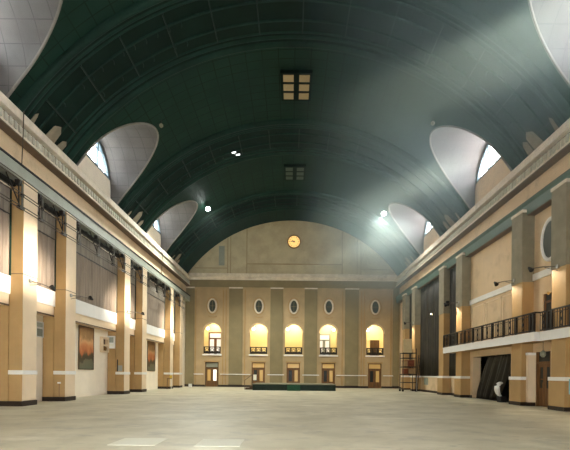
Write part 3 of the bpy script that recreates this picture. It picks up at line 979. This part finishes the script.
for k in range(6): b_.box(-13.73, -13.69, 23.1, 23.7, 3.58+k*0.062, 3.60+k*0.062)
b_.build('slats', M['louver'], vt)
hb = thing('hatch_box', (-13.75, 31.3, 3.1), 'white wall box with dark openings beside the poster', 'wall box')
b_ = MB(); b_.box(-13.75, -13.50, 30.85, 31.9, 4.05, 4.2); b_.box(-13.75, -13.50, 30.85, 31.9, 3.1, 3.2); b_.box(-13.75, -13.50, 31.75, 31.9, 3.2, 4.05); b_.box(-13.75, -13.5, 30.85, 30.95, 3.2, 4.05); b_.box(-13.75, -13.5, 30.95, 31.75, 3.55, 3.65)
b_.build('casing', M['cream'], hb, bevel=0.02)
MB().box(-13.75, -13.73, 30.95, 31.75, 3.2, 4.05).build('opening', M['dark_wood'], hb)
MB().lathe([(0.12, 0), (0.15, 0.2), (0.10, 0.3)], (-13.6, 31.35, 3.2), n=10).build('bell', M['bronze'], hb)
nb = thing('notice_board', (-13.4, 32.18, 3.45), 'white notice board with dark panel on the fourth left pillar', 'notice board')
x0, x1 = -13.72, -13.16
MB().box(x0, x1, 32.06, 32.165, 3.42, 4.35).build('board', M['white'], nb, bevel=0.01)
MB().box(x0+0.14, x1-0.1, 32.045, 32.06, 3.85, 4.25).build('dark_panel', M['grey_green'], nb)
MB().box(x0+0.14, x1-0.1, 32.05, 32.06, 3.55, 3.75).build('text_panel', M['paper_white'], nb)
sb = thing('switch_box', (-12.7, 32.19, 1.75), 'small grey switch box low on the fourth left pillar', 'switch box')
MB().box(-12.62, -12.92, 32.08, 32.18, 1.72, 2.16).build('box', M['grey_steel'], sb, bevel=0.015)
MB().box(-12.95, -13.0, 32.10, 32.17, 1.7, 2.6).build('conduit', M['iron'], sb)
so = thing('socket_box', (-12.8, 23.79, 0.9), 'small white socket box with cable on the fifth left pillar', 'socket')
MB().box(-12.72, -12.88, 23.71, 23.78, 0.98, 1.06).build('box', M['white'], so)
MB().tube([(-12.8, 23.76, 0.98), (-12.8, 23.75, 0.5), (-12.79, 23.75, 0.26)], 0.012, 5).build('cable', M['steel'], so)
gb = MB().box(-13.70, -13.30, 25.02, 25.12, 0.0, 1.0).build('board', M['green_board'], bevel=0.01)
gb.location = (0.62, 0, 0)
tag(gb, 'narrow olive board standing behind the fifth left pillar', 'board')
es = thing('hydrant_stand', (-12.2, 43.2, 0), 'small floor stand holding a yellow box before the second left pillar', 'stand')
for dx in (-0.22, 0.22):
    MB().tube([(-12.2+dx, 43.1, 0), (-12.2+dx*0.8, 43.15, 1.05)], 0.025, 6).build('leg', M['dark_wood'] if dx < 0 else M['white'], es)
MB().box(-12.42, -11.98, 43.05, 43.25, 1.05, 1.1).build('shelf', M['dark_wood'], es)
MB().box(-12.15, -11.95, 43.05, 43.25, 1.1, 1.4).build('yellow_box', M['yellow'], es, bevel=0.02)
wbx = MB().box(-11.75, -11.4, 49.3, 49.6, 0, 0.42).build('bucket_box', M['white'], bevel=0.03)
tag(wbx, 'small white box on the floor in the far left corner', 'box')

# arm lamps
def arm_lamp(base, head, label, group, aim=None, energy=0, col=(1.0, 0.82, 0.55), size=1.3, up=0.0):
    e = thing('arm_lamp', base, label, 'lamp', group)
    B, H = Vector(base), Vector(head)
    sg = 1 if B.x < 0 else -1
    MB().lathe([(0.10, -0.018*sg), (0.10, 0.05*sg)], B, 'x', 10).build('wall_plate', M['grey_steel'], e)
    am = MB().tube([B, B.lerp(H, 0.5)+Vector((0, 0, 0.04)), H], 0.025, 6).build('arm', M['steel'], e)
    MB().tube([B+Vector((0, 0, -0.2)), B.lerp(H, 0.45)], 0.015, 5).build('brace', M['steel'], am)
    d = (Vector(aim)-H).normalized() if aim else Vector((0, 0, -1))
    MB().tube([H-d*0.13, H+d*0.02, H+d*0.16], [0.05, 0.09, 0.13], 10).build('lamp_head', M['black'], e)
    if energy:
        add_light('arm_spot', 'SPOT', H+d*0.2, d, energy, col, spot_size=size, spot_blend=0.6, shadow_soft_size=0.08)
AL = 'arm lamps on the left pillars'
arm_lamp((-12.48, 20.5, 5.95), (-12.15, 21.9, 5.85), 'thin arm lamp reaching from the sixth left pillar', AL, (-12.5, 20.6, 6.8), 90)
arm_lamp((-12.48, 24.3, 5.95), (-12.2, 26.2, 6.1), 'thin arm lamp reaching from the fifth left pillar', AL, (-12.6, 24.4, 6.6), 30)
arm_lamp((-12.48, 32.7, 6.3), (-12.2, 35.4, 6.45), 'thin arm lamp reaching from the fourth left pillar', AL, (-12.5, 32.9, 7.2), 120)
ARR = 'arm lamps on the right pillars'
arm_lamp((12.73, 24.6, 7.1), (12.45, 26.3, 7.3), 'thin arm lamp reaching from the fifth right pillar', ARR, (12.75, 24.3, 5.6), 450, size=1.0)
arm_lamp((12.73, 20.6, 6.9), (12.45, 22.5, 7.25), 'thin arm lamp reaching from the sixth right pillar', ARR, (12.75, 20.4, 5.6), 450, size=1.0)
arm_lamp((12.73, 32.7, 7.2), (12.2, 34.2, 7.3), 'thin arm lamp reaching from the fourth right pillar', ARR, (12.75, 32.8, 5.8), 450, size=1.0)
arm_lamp((12.73, 44.9, 7.1), (12.2, 46.4, 7.3), 'thin arm lamp reaching from the second right pillar', ARR, (12.75, 44.9, 5.5), 450, size=1.0)

# ------------------------------------------------------------------ right wall details
t1 = MB()
for a, c in ((12.8, 20.0), (21.1, 23.8), (24.9, 32.2)):
    t1.box(13.30, 13.4, a, c, 6.9, 7.25)
struct(t1.build('trim_%d' % tn, M['white']), 'white band across the upper right wall above the balcony', 'moulding'); tn += 1
pn = MB()
for a, c in ((25.2, 27.3), (27.5, 29.6), (29.8, 31.9), (12.9, 15.0), (15.2, 17.3), (17.5, 19.8)):
    for q in ((a, a+0.08, 4.1, 6.7), (c-0.08, c, 4.1, 6.7), (a, c, 4.1, 4.18), (a, c, 6.62, 6.7)):
        pn.box(13.36, 13.4, *q)
pn.build('panel_moulding', M['cream'], WR)
ow = MB().grid(oval_rows((13.4, 22.3, 8.75), 'x', 0.62, 0.95, [(0, 0.0), (0, 0.06), (0.10, 0.12), (0.2, 0.06), (0.2, 0)])).build('window_%d' % wi, M['white'], smooth=True); wi += 1
struct(ow, 'oval window with white frame high on the right wall', 'window')
r = oval_rows((13.4, 22.3, 8.75), 'x', 0.62, 0.95, [(0, 0.03)])[0][:-1]
MB().add(r, [tuple(range(len(r)))]).build('pane', M['oval_glass'], ow)
d7 = MB()
d7.box(13.45, 13.55, 21.5, 21.65, 3.95, 6.5); d7.box(13.45, 13.55, 22.8, 22.95, 3.95, 6.5); d7.box(13.45, 13.55, 21.5, 22.95, 6.35, 6.5); d7.box(13.45, 13.55, 22.17, 22.28, 3.95, 6.35); d7.box(13.45, 13.55, 21.5, 22.95, 5.5, 5.62)
o = struct(d7.build('door_7', M['wood']), 'glazed wooden balcony door on the right wall', 'door')
MB().box(13.5, 13.52, 21.6, 22.9, 3.95, 6.4).build('pane', M['dark_glass'], o)
MB().lathe([(0.02, -0.1), (0.1, 0), (0.02, 0.1)], (13.43, 22.5, 6.0), n=10).build('door_lamp', M['amber_glass'], o)
# ground floor door under the balcony
d6 = MB()
d6.box(13.42, 13.60, 22.2, 22.3, 0, 2.95); d6.box(13.42, 13.60, 23.45, 23.55, 0, 2.95); d6.box(13.42, 13.6, 22.3, 23.45, 2.3, 2.42)
o = struct(d6.build('door_6', M['wood']), 'wooden double door under the balcony on the right', 'door')
for a, c in ((22.3, 22.86), (22.89, 23.45)):
    lf = MB(); lf.box(13.5, 13.56, a, a+0.13, 0.02, 2.3); lf.box(13.5, 13.56, c-0.13, c, 0.02, 2.3); lf.box(13.5, 13.56, a+0.13, c-0.13, 0.02, 1.0); lf.box(13.5, 13.56, a+0.13, c-0.13, 2.12, 2.3); lf.box(13.5, 13.56, a+0.13, c-0.13, 1.45, 1.5)
    l_ = lf.build('leaf', M['wood'], o)
    MB().box(13.52, 13.54, a+0.13, c-0.13, 1.0, 2.12).build('glass', M['dark_glass'], l_)
MB().tube([(13.45, 22.95, 1.0), (13.45, 22.95, 1.3)], 0.02, 6).build('handle', M['bronze'], o)
MB().box(13.53, 13.55, 22.3, 23.45, 2.42, 2.95).build('transom_pane', M['dark_glass'], o)
gl = thing('pendant_lantern', (13.12, 22.4, 3.44), 'small glass lantern hanging before the door under the balcony', 'lantern')
MB().tube([(13.12, 22.4, 3.44), (13.12, 22.4, 2.95)], 0.012, 5).build('rod', M['iron'], gl)
MB().lathe([(0.04, 0.2), (0.13, 0.12), (0.14, -0.05), (0.06, -0.16)], (13.12, 22.4, 2.78), n=12).build('shade', M['louver'], gl)
for a, c, lab in ((23.55, 23.725, 'slim cream pilaster between the fifth right pillar and the door under the balcony'), (21.175, 21.4, 'slim cream pilaster between the door and the sixth right pillar')):
    colm = thing('door_pilaster', (13.2, (a+c)/2, 0), lab, 'pilaster')
    MB().box(12.97, 13.395, a, c, 0.2, 2.78).build('shaft', M['cream'], colm)
    MB().box(12.93, 13.395, a-0.03, c, 2.78, 2.92).build('cap', M['white'], colm)
    MB().box(12.95, 13.395, a-0.02, c, 0, 0.2).build('plinth', M['plinth'], colm)
bp_ = MB().box(12.86, 13.32, 19.86, 19.9, 0.8, 1.52).build('poster', M['blue_paper'])
bp_.location = (0, -0.0, 0)
tag(bp_, 'pale blue poster low on the sixth right pillar at the picture edge', 'poster')
struct(MB().box(13.34, 13.4, 24.55, 26.15, 0, 0.2).box(13.34, 13.4, 31.8, 32.1, 0, 0.2).box(13.34, 13.4, 33.4, 35.95, 0, 0.2).box(13.34, 13.4, 37.25, 44.3, 0, 0.2).box(13.34, 13.4, 45.6, 48.1, 0, 0.2).box(13.34, 13.4, 49.45, 53.0, 0, 0.2).build('baseboard_right', M['plinth']), 'black baseboard along the right wall', 'baseboard')
struct(MB().box(13.3, 13.4, 37.3, 44.25, 1.45, 1.58).box(13.3, 13.4, 33.45, 35.9, 1.45, 1.58).box(13.3, 13.4, 45.65, 48.1, 1.45, 1.58).build('trim_%d' % tn, M['white']), 'thin pale dado rail under the black drapes', 'dado rail'); tn += 1

# wall drapes
for a, c, who in ((37.2, 44.35, 'in the wide bay beyond the balcony'), (33.35, 36.0, 'in the narrow bay beside the balcony end'), (45.55, 48.2, 'in the far narrow bay near the end wall')):
    n = int((c-a)/0.06)
    rows = []
    for z in (1.6, 3.5, 6, 8.5, 10.5):
        sp = 1.0 + 0.0*z
        rows.append([(13.28+0.07*math.sin(k*0.55+0.15*math.sin(z+k*0.05))+0.03*math.sin(k*1.31+z*0.2), a+(c-a)*k/n, z) for k in range(n+1)])
    back = [[(13.39, q[1], q[2]) for q in r_] for r_ in rows]
    g = MB(); g.grid([back[0]] + rows + [back[-1]])
    o = g.build('drape', M['drape_folds'], smooth=True)
    tag(o, 'black pleated drape on the right wall %s' % who, 'drape', 'black drapes on the right wall')
vg = thing('wall_vent', (13.37, 42.6, 0.75), 'small grey vent panel on the right wall under the black drape', 'vent')
MB().box(13.33, 13.4, 42.0, 43.1, 0.72, 1.4).build('panel', M['grey_green'], vg)
b_ = MB()
for k in range(7): b_.box(13.31, 13.33, 42.05, 43.05, 0.78+k*0.085, 0.81+k*0.085)
b_.build('slats', M['louver'], vg)
sp = thing('loudspeaker', (13.0, 36.0, 7.5), 'small black loudspeaker on the third right pillar', 'loudspeaker')
MB().box(12.88, 13.12, 35.75, 35.98, 7.45, 7.85).build('cabinet', M['black'], sp, bevel=0.02)
MB().lathe([(0.08, -0.01), (0.04, 0.0)], (13.0, 35.74, 7.6), 'y', 12).build('cone', M['iron'], sp)
MB().box(12.98, 13.02, 35.98, 36.04, 7.6, 7.7).build('bracket', M['iron'], sp)
sl = thing('drape_lamp', (13.0, 40.0, 7.3), 'small bright lamp in front of the black drape', 'lamp')
MB().lathe([(0.03, 0.05), (0.06, 0.0), (0.03, -0.05)], (13.0, 40.0, 7.35), n=10).build('bulb', M['warm_glow'], sl)
MB().tube([(13.0, 40.0, 7.4), (13.05, 40.0, 10.5)], 0.01, 5).build('cord', M['iron'], sl)

# balcony
bal = thing('balcony', (12.9, 27, 3.4), 'long white edged balcony with black iron railing on the right wall', 'balcony')
YB, YJ, YE = 13.0, 21.85, 34.9
xf, xn = 12.32, 12.60
dk = MB()
dk.box(xf+0.02, 12.6, YJ, YE, 3.44, 3.86); dk.box(xn+0.02, 12.62, YB, YJ, 3.44, 3.86)
for a, c in ((13.0, 19.85), (21.25, 23.65), (25.05, 32.05), (33.45, 34.9)):
    dk.box(12.645, 13.15 if a > 33 else 13.39, a, c, 3.44, 3.85)
dk.build('deck', M['tan'], bal)
fa = MB(); fa.box(xf, xf+0.02, YJ, YE, 3.42, 3.88); fa.box(xn, xn+0.02, YB, YJ, 3.42, 3.88); fa.box(xf+0.02, xn+0.02, YJ-0.02, YJ, 3.42, 3.88)
fa.box(xf-0.03, xf, YJ-0.03, YE, 3.80, 3.88); fa.box(xn-0.03, xn, YB, YJ-0.03, 3.80, 3.88); fa.box(xf, 12.6, YE, YE+0.02, 3.42, 3.88)
fa.build('fascia', M['white'], bal)
b_ = MB(); b_.box(xf-0.0, xf+0.07, YJ, YE, 4.83, 4.90); b_.box(xn, xn+0.07, YB, YJ, 4.83, 4.90); b_.box(xf, xn+0.07, YJ-0.05, YJ+0.02, 4.83, 4.90)
b_.box(xf, 12.70, YE-0.07, YE, 4.83, 4.90)
b_.build('handrail', M['iron'], bal)
b_ = MB(); b_.box(xf+0.01, xf+0.06, YJ, YE, 3.93, 3.99); b_.box(xn+0.01, xn+0.06, YB, YJ, 3.93, 3.99); b_.box(xf+0.02, xf+0.05, YJ, YE, 4.70, 4.73); b_.box(xn+0.02, xn+0.05, YB, YJ, 4.70, 4.73)
b_.build('rail_bars', M['iron'], bal)
posts = []
y = YE-0.05
k = 0
ysb = []
while y > 17.2:
    x = xf+0.035 if y > YJ else xn+0.035
    if k % 7 == 0:
        MB().box(x-0.05, x+0.05, y-0.05, y+0.05, 3.88, 4.84).build('post', M['iron'], bal)
    elif k % 7 in (3, 4):
        b_ = MB()
        b_.box(x-0.015, x+0.015, y-0.02, y+0.02, 3.96, 4.83)
        if k % 7 == 3:
            for zc in (4.18, 4.52):
                b_.tube([(x, y-0.10+0.09*math.cos(2*PI*q/12), zc+0.15*math.sin(2*PI*q/12)) for q in range(12)], 0.028, 5, close=True)
            b_.box(x-0.02, x+0.02, y-0.15, y-0.05, 4.29, 4.41)
        b_.build('ornament_panel', M['iron'], bal)
    else:
        MB().box(x-0.012, x+0.012, y-0.013, y+0.013, 3.96, 4.83).build('baluster', M['iron'], bal)
    y -= 0.2; k += 1
for dy in (0.0, -0.75):
    MB().box(xf-0.0 if dy == 0 else xn, (xf if dy == 0 else xn)+0.12, YJ+0.06+dy, YJ+0.2+dy, 3.88, 4.9).build('newel_post', M['iron'], bal)

# draped opening under the balcony
op = MB()
n = 60
rows = []
for iz in range(13):
    q = iz/12
    z = 3.0-2.98*q
    row = []
    for k in range(n+1):
        s = k/n
        ya = 26.7+ (28.6-26.7)*q**1.2
        yb = 29.9+ (31.7-29.9)*min(1, q*1.15)**0.8
        yy = ya+(yb-ya)*s
        row.append((13.72+0.13*math.sin(s*44+q*3)*(0.3+0.7*q)+0.07*math.sin(s*19+1), yy, z))
    rows.append(row)
op.grid(rows)
o = op.build('drape', M['drape_folds'], smooth=True)
so_ = o.modifiers.new('thickness', 'SOLIDIFY'); so_.thickness = 0.02
tag(o, 'black drape pulled aside in the dark opening under the balcony', 'drape')
cb = MB()
pts = [(13.10+0.27*math.cos(t), 26.75+0.03*math.sin(3*t), 0.80+0.40*math.sin(t)) for t in [R_(75+200*q/10) for q in range(11)]]
cb.tube(pts, [0.03, 0.08, 0.12, 0.15, 0.17, 0.17, 0.16, 0.14, 0.11, 0.07, 0.03], 9)
o = cb.build('curved_bundle', M['white'], smooth=True)
tag(o, 'white curved bundle leaning in the dark opening under the balcony', 'bundle')
o2 = MB().box(12.95, 13.3, 26.5, 27.0, 0, 0.35).build('crate', M['black'])
tag(o2, 'low black crate under the white curved bundle', 'crate')

# scaffold trolley in the right corner
sf = thing('rolling_scaffold', (12.0, 43.2, 0), 'black steel rolling scaffold rack by the second right pillar', 'scaffold')
for x in (11.15, 12.45):
    for y in (42.8, 44.0):
        MB().tube([(x, y, 0.14), (x, y, 4.3 if x > 12 else 3.9)], 0.04, 7).build('upright', M['iron'], sf)
        MB().lathe([(0.06, -0.03), (0.11, -0.02), (0.11, 0.02), (0.06, 0.03)], (x, y, 0.11), 'y', 12).build('castor', M['black'], sf)
for z in (0.9, 1.7, 2.45, 3.35, 3.85):
    b_ = MB()
    b_.box(11.11, 12.49, 42.77, 42.83, z-0.035, z+0.035); b_.box(11.11, 12.49, 43.97, 44.03, z-0.035, z+0.035); b_.box(11.12, 11.18, 42.8, 44.0, z-0.03, z+0.03); b_.box(12.42, 12.48, 42.8, 44.0, z-0.03, z+0.03)
    b_.build('rung_frame', M['iron'], sf)
MB().box(11.2, 12.4, 42.85, 43.95, 1.72, 1.78).build('deck', M['dark_wood'], sf)
MB().box(11.2, 12.4, 42.85, 43.95, 2.47, 2.52).build('deck', M['dark_wood'], sf)
MB().tube([(12.49, 42.7, 0.05), (12.49, 42.7, 1.6)], 0.03, 6).build('pole', M['grey_steel'], sf)
def crate(x0, x1, z0, z1, m_, label, y0=43.0, y1=43.8):
    e = thing('storage_box', ((x0+x1)/2, 43.4, z0), label, 'box', 'boxes on the scaffold')
    MB().box(x0, x1, y0, y1, z0, z1).build('body', M[m_], e, bevel=0.015)
    MB().box(x0-0.02, x1+0.02, y0-0.02, y1+0.02, z1, z1+0.05).build('lid', M['red_box'] if m_ == 'tan_box' else M['tan_box'], e)
crate(11.30, 11.72, 1.79, 2.28, 'red_box', 'red box at the left of the lower scaffold deck')
crate(11.8, 12.3, 1.79, 2.32, 'tan_box', 'tan box at the right of the lower scaffold deck')
crate(11.28, 11.65, 2.53, 3.05, 'tan_box', 'tan box at the left of the upper scaffold deck')
crate(11.72, 12.32, 2.53, 3.15, 'red_box', 'red box at the right of the upper scaffold deck')
bo = MB().box(11.45, 12.30, 43.94, 44.02, 3.886, 5.35).build('panel_board', M['board'], bevel=0.01)
tag(bo, 'tall pale board standing on top of the rolling scaffold', 'board')
ex = thing('ladder', (12.9, 43.4, 0), 'dark step ladder beside the rolling scaffold', 'ladder')
for y in (43.0, 43.6):
    MB().tube([(12.62, y, 0), (12.95, y, 3.7)], 0.035, 6).build('rail', M['iron'], ex)
for k in range(9):
    q = 0.1+k*0.1
    MB().tube([(12.62+0.33*q, 43.0, 3.7*q), (12.62+0.33*q, 43.6, 3.7*q)], 0.022, 6).build('rung', M['iron'], ex)

# ------------------------------------------------------------------ stage
stg = thing('stage', (0.3, 44.5, 0), 'low dark green stage platform before the end wall', 'stage')
SY = 42.7
MB().box(-3.85, 4.5, SY, SY+5.0, 0.58, 0.66).build('deck', M['stage_top'], stg, bevel=0.01)
b_ = MB(); b_.box(-3.8, 4.45, SY+0.04, SY+0.08, 0, 0.58); b_.box(-3.8, -3.76, SY+0.04, SY+4.9, 0, 0.58); b_.box(4.41, 4.45, SY+0.04, SY+4.9, 0, 0.58)
b_.build('skirt', M['stage_green'], stg)
b_ = MB(); b_.box(-3.76, 4.41, SY+0.015, SY+0.04, 0.36, 0.42); b_.box(-3.76, 4.41, SY+0.015, SY+0.04, 0.16, 0.2)
b_.build('skirt_batten', M['stage_green'], stg)
stp = thing('steps', (0.28, SY-0.3, 0), 'bright green steps at the middle of the stage front', 'steps')
for k in range(3):
    MB().box(-0.36, 0.92, SY-0.75+k*0.25, SY-0.5+k*0.25, 0, 0.2*(k+1)-0.02).build('step', M['step_green'], stp)
for s_ in (-1,):
    r = thing('stair_rail', (-4.2, 44.5, 0), 'thin steel handrail with side steps at the left of the stage', 'handrail')
    MB().tube([(-4.75, 44.2, 0), (-4.75, 44.2, 1.0)], 0.03, 6).build('post', M['steel'], r)
    MB().tube([(-3.98, 44.2, 0.0), (-3.98, 44.2, 1.6)], 0.03, 6).build('post', M['steel'], r)
    MB().tube([(-4.75, 44.2, 0.95), (-3.98, 44.2, 1.55)], 0.03, 6).build('handrail', M['steel'], r)
    MB().box(-4.7, -4.28, 44.3, 45.3, 0, 0.2).build('step', M['dark_wood'], r)
    MB().box(-4.28, -3.9, 44.3, 45.3, 0, 0.4).build('step', M['dark_wood'], r)

# ------------------------------------------------------------------ floor patches
for x0, x1, y0, y1, lab in ((-4.05, -3.0, 9.5, 10.55, 'pale square patch on the floor, the left of two in front'), (-2.12, -1.12, 9.45, 10.5, 'pale square patch on the floor, the right of two in front')):
    o = MB().box(x0, x1, y0, y1, 0, 0.008).build('floor_plate', M['paper_white'])
    tag(o, lab, 'floor patch', 'pale floor patches')

# ------------------------------------------------------------------ lamps and skylights on the vault
def skylight(yc, pane, label, n):
    e = sempty('window_%d' % n, (0.17, yc, 20.6), label, 'window')
    fr = MB()
    W2, H2 = 1.0, 1.38
    xs = [-W2, -0.06, 0.06, W2]
    def bx(x0, x1, y0, y1): fr.box(0.17+x0, 0.17+x1, yc+y0, yc+y1, 20.42, 20.62)
    bx(-W2, -W2+0.14, -H2, H2); bx(W2-0.14, W2, -H2, H2); bx(-0.12, 0.12, -H2, H2)
    for y in (-H2, -H2+0.9, -H2+1.74, H2-0.14): bx(-W2, W2, y, y+0.14)
    fr.box(0.17-W2, 0.17+W2, yc-H2, yc+H2, 20.43, 20.5)
    fr.build('frame', M['rib_dark'], e)
    for i in (0, 1):
        for j in range(3):
            x0 = 0.17+(-W2+0.16 if i == 0 else 0.18); y0 = yc-H2+0.20+0.87*j
            MB().box(x0, x0+0.66, y0, y0+0.62, 20.40, 20.43).build('pane', M[pane], e)
skylight(28.2, 'sky_glow_pane', 'six pane skylight with tan panes at the crown of the vault', wi); wi += 1
skylight(40.3, 'dull_pane', 'dark six pane skylight at the crown of the far vault', wi); wi += 1

def flood(x, y, h, label, energy):
    e = thing('flood_lamp', (x, y, h), label, 'lamp', 'bright vault lamps')
    MB().tube([(x, y, h+0.1), (x, y, vault_h(x))], 0.03, 6).build('stem', M['iron'], e)
    add_light('flood', 'SPOT', (x, y, h-0.35), (-x*0.03, -0.25, -1), energy, (0.96, 1.0, 0.90), spot_size=R_(150), spot_blend=0.5, shadow_soft_size=0.2)
    MB().lathe([(0.05, 0.22), (0.2, 0.15), (0.24, 0.08)], (x, y, h), n=14).build('shade', M['iron'], e)
    MB().lathe([(0.06, 0.12), (0.18, 0.06), (0.22, -0.04), (0.18, -0.14), (0.06, -0.22)], (x, y, h), n=14).build('bulb', M['lamp_glow'], e, smooth=True)
flood(-8.25, 42.0, 17.74, 'bright white lamp on the left of the far vault', 4500)
flood(8.93, 42.0, 17.45, 'bright white lamp on the right of the far vault', 1300)
def shade(x, y, label):
    h = vault_h(x)
    e = thing('vault_lantern', (x, y, h), label, 'lamp', 'small unlit vault lanterns')
    MB().tube([(x, y, h-0.02), (x, y, h-0.25)], 0.03, 6).build('stem', M['iron'], e)
    MB().lathe([(0.04, 0.0), (0.12, -0.07), (0.13, -0.17), (0.05, -0.26)], (x, y, h-0.22), n=14).build('globe', M['plaster'], e, smooth=True)
shade(-8.6, 28.0, 'small unlit globe lantern on the left vault near the lunette')
shade(8.85, 27.3, 'small unlit globe lantern on the right vault near the lunette')
for x, y, a, lab in ((-4.82, 35.0, 0.5, 'bright tube light on the middle vault rib, the nearer of two'), (-4.55, 35.5, 0.35, 'bright tube light on the middle vault rib, the farther of two')):
    h = vault_h(x)-0.2
    e = thing('tube_light', (x, y, h), lab, 'lamp', 'tube lights on the rib')
    MB().tube([(x-0.14, y-0.03, h-0.1), (x+0.14, y+0.03, h-0.02)], 0.04, 7).build('tube', M['tube_glow'], e)
    MB().tube([(x-0.17, y-0.03, h-0.03), (x+0.17, y+0.03, h+0.05)], 0.05, 5).build('housing', M['iron'], e)
# loose plaster slabs standing on the cornice at the feet of the ribs
PLW = {22.4: 'below the near broad rib', 34.5: 'below the middle rib', 46.8: 'below the rib closest to the end wall'}
for s in (-1, 1):
    for yc in RIBS[1:]:
        for k, dy in enumerate((-1.25, 0.05, 1.0)):
            hh = (0.75, 1.25, 0.8)[k]*random.uniform(0.85, 1.15)
            wd = (0.12, 0.40, 0.26)[k]
            y = yc+dy+random.uniform(-0.15, 0.15)
            sh = random.uniform(-0.12, 0.12)
            b_ = MB()
            ring = []
            for yy, q in ((-wd, 0), (wd, 0), (wd*0.9+sh, hh*0.75), (wd*0.2+sh, hh), (-wd*0.75+sh, hh*0.82)):
                ring.append((yy, q))
            pts = []
            for off in (0.0, 0.06):
                for yy, q in ring:
                    pts.append((s*(12.92+(0.0 if s < 0 else 0.1)-0.62*q-off), y+yy, 13.625+0.78*q+off*0.6*(q > 0)))
            b_.add(pts, [(0,1,2,3,4), (9,8,7,6,5)]+[(i, (i+1)%5, 5+(i+1)%5, 5+i) for i in range(5)])
            o = b_.build('plaster_slab', M['plaster'])
            tag(o, 'loose pale plaster slab on the %s cornice %s, %s of three' % ('left' if s < 0 else 'right', PLW[yc], ('nearest', 'middle', 'farthest')[k]), 'plaster slab', 'loose plaster slabs on the cornices')
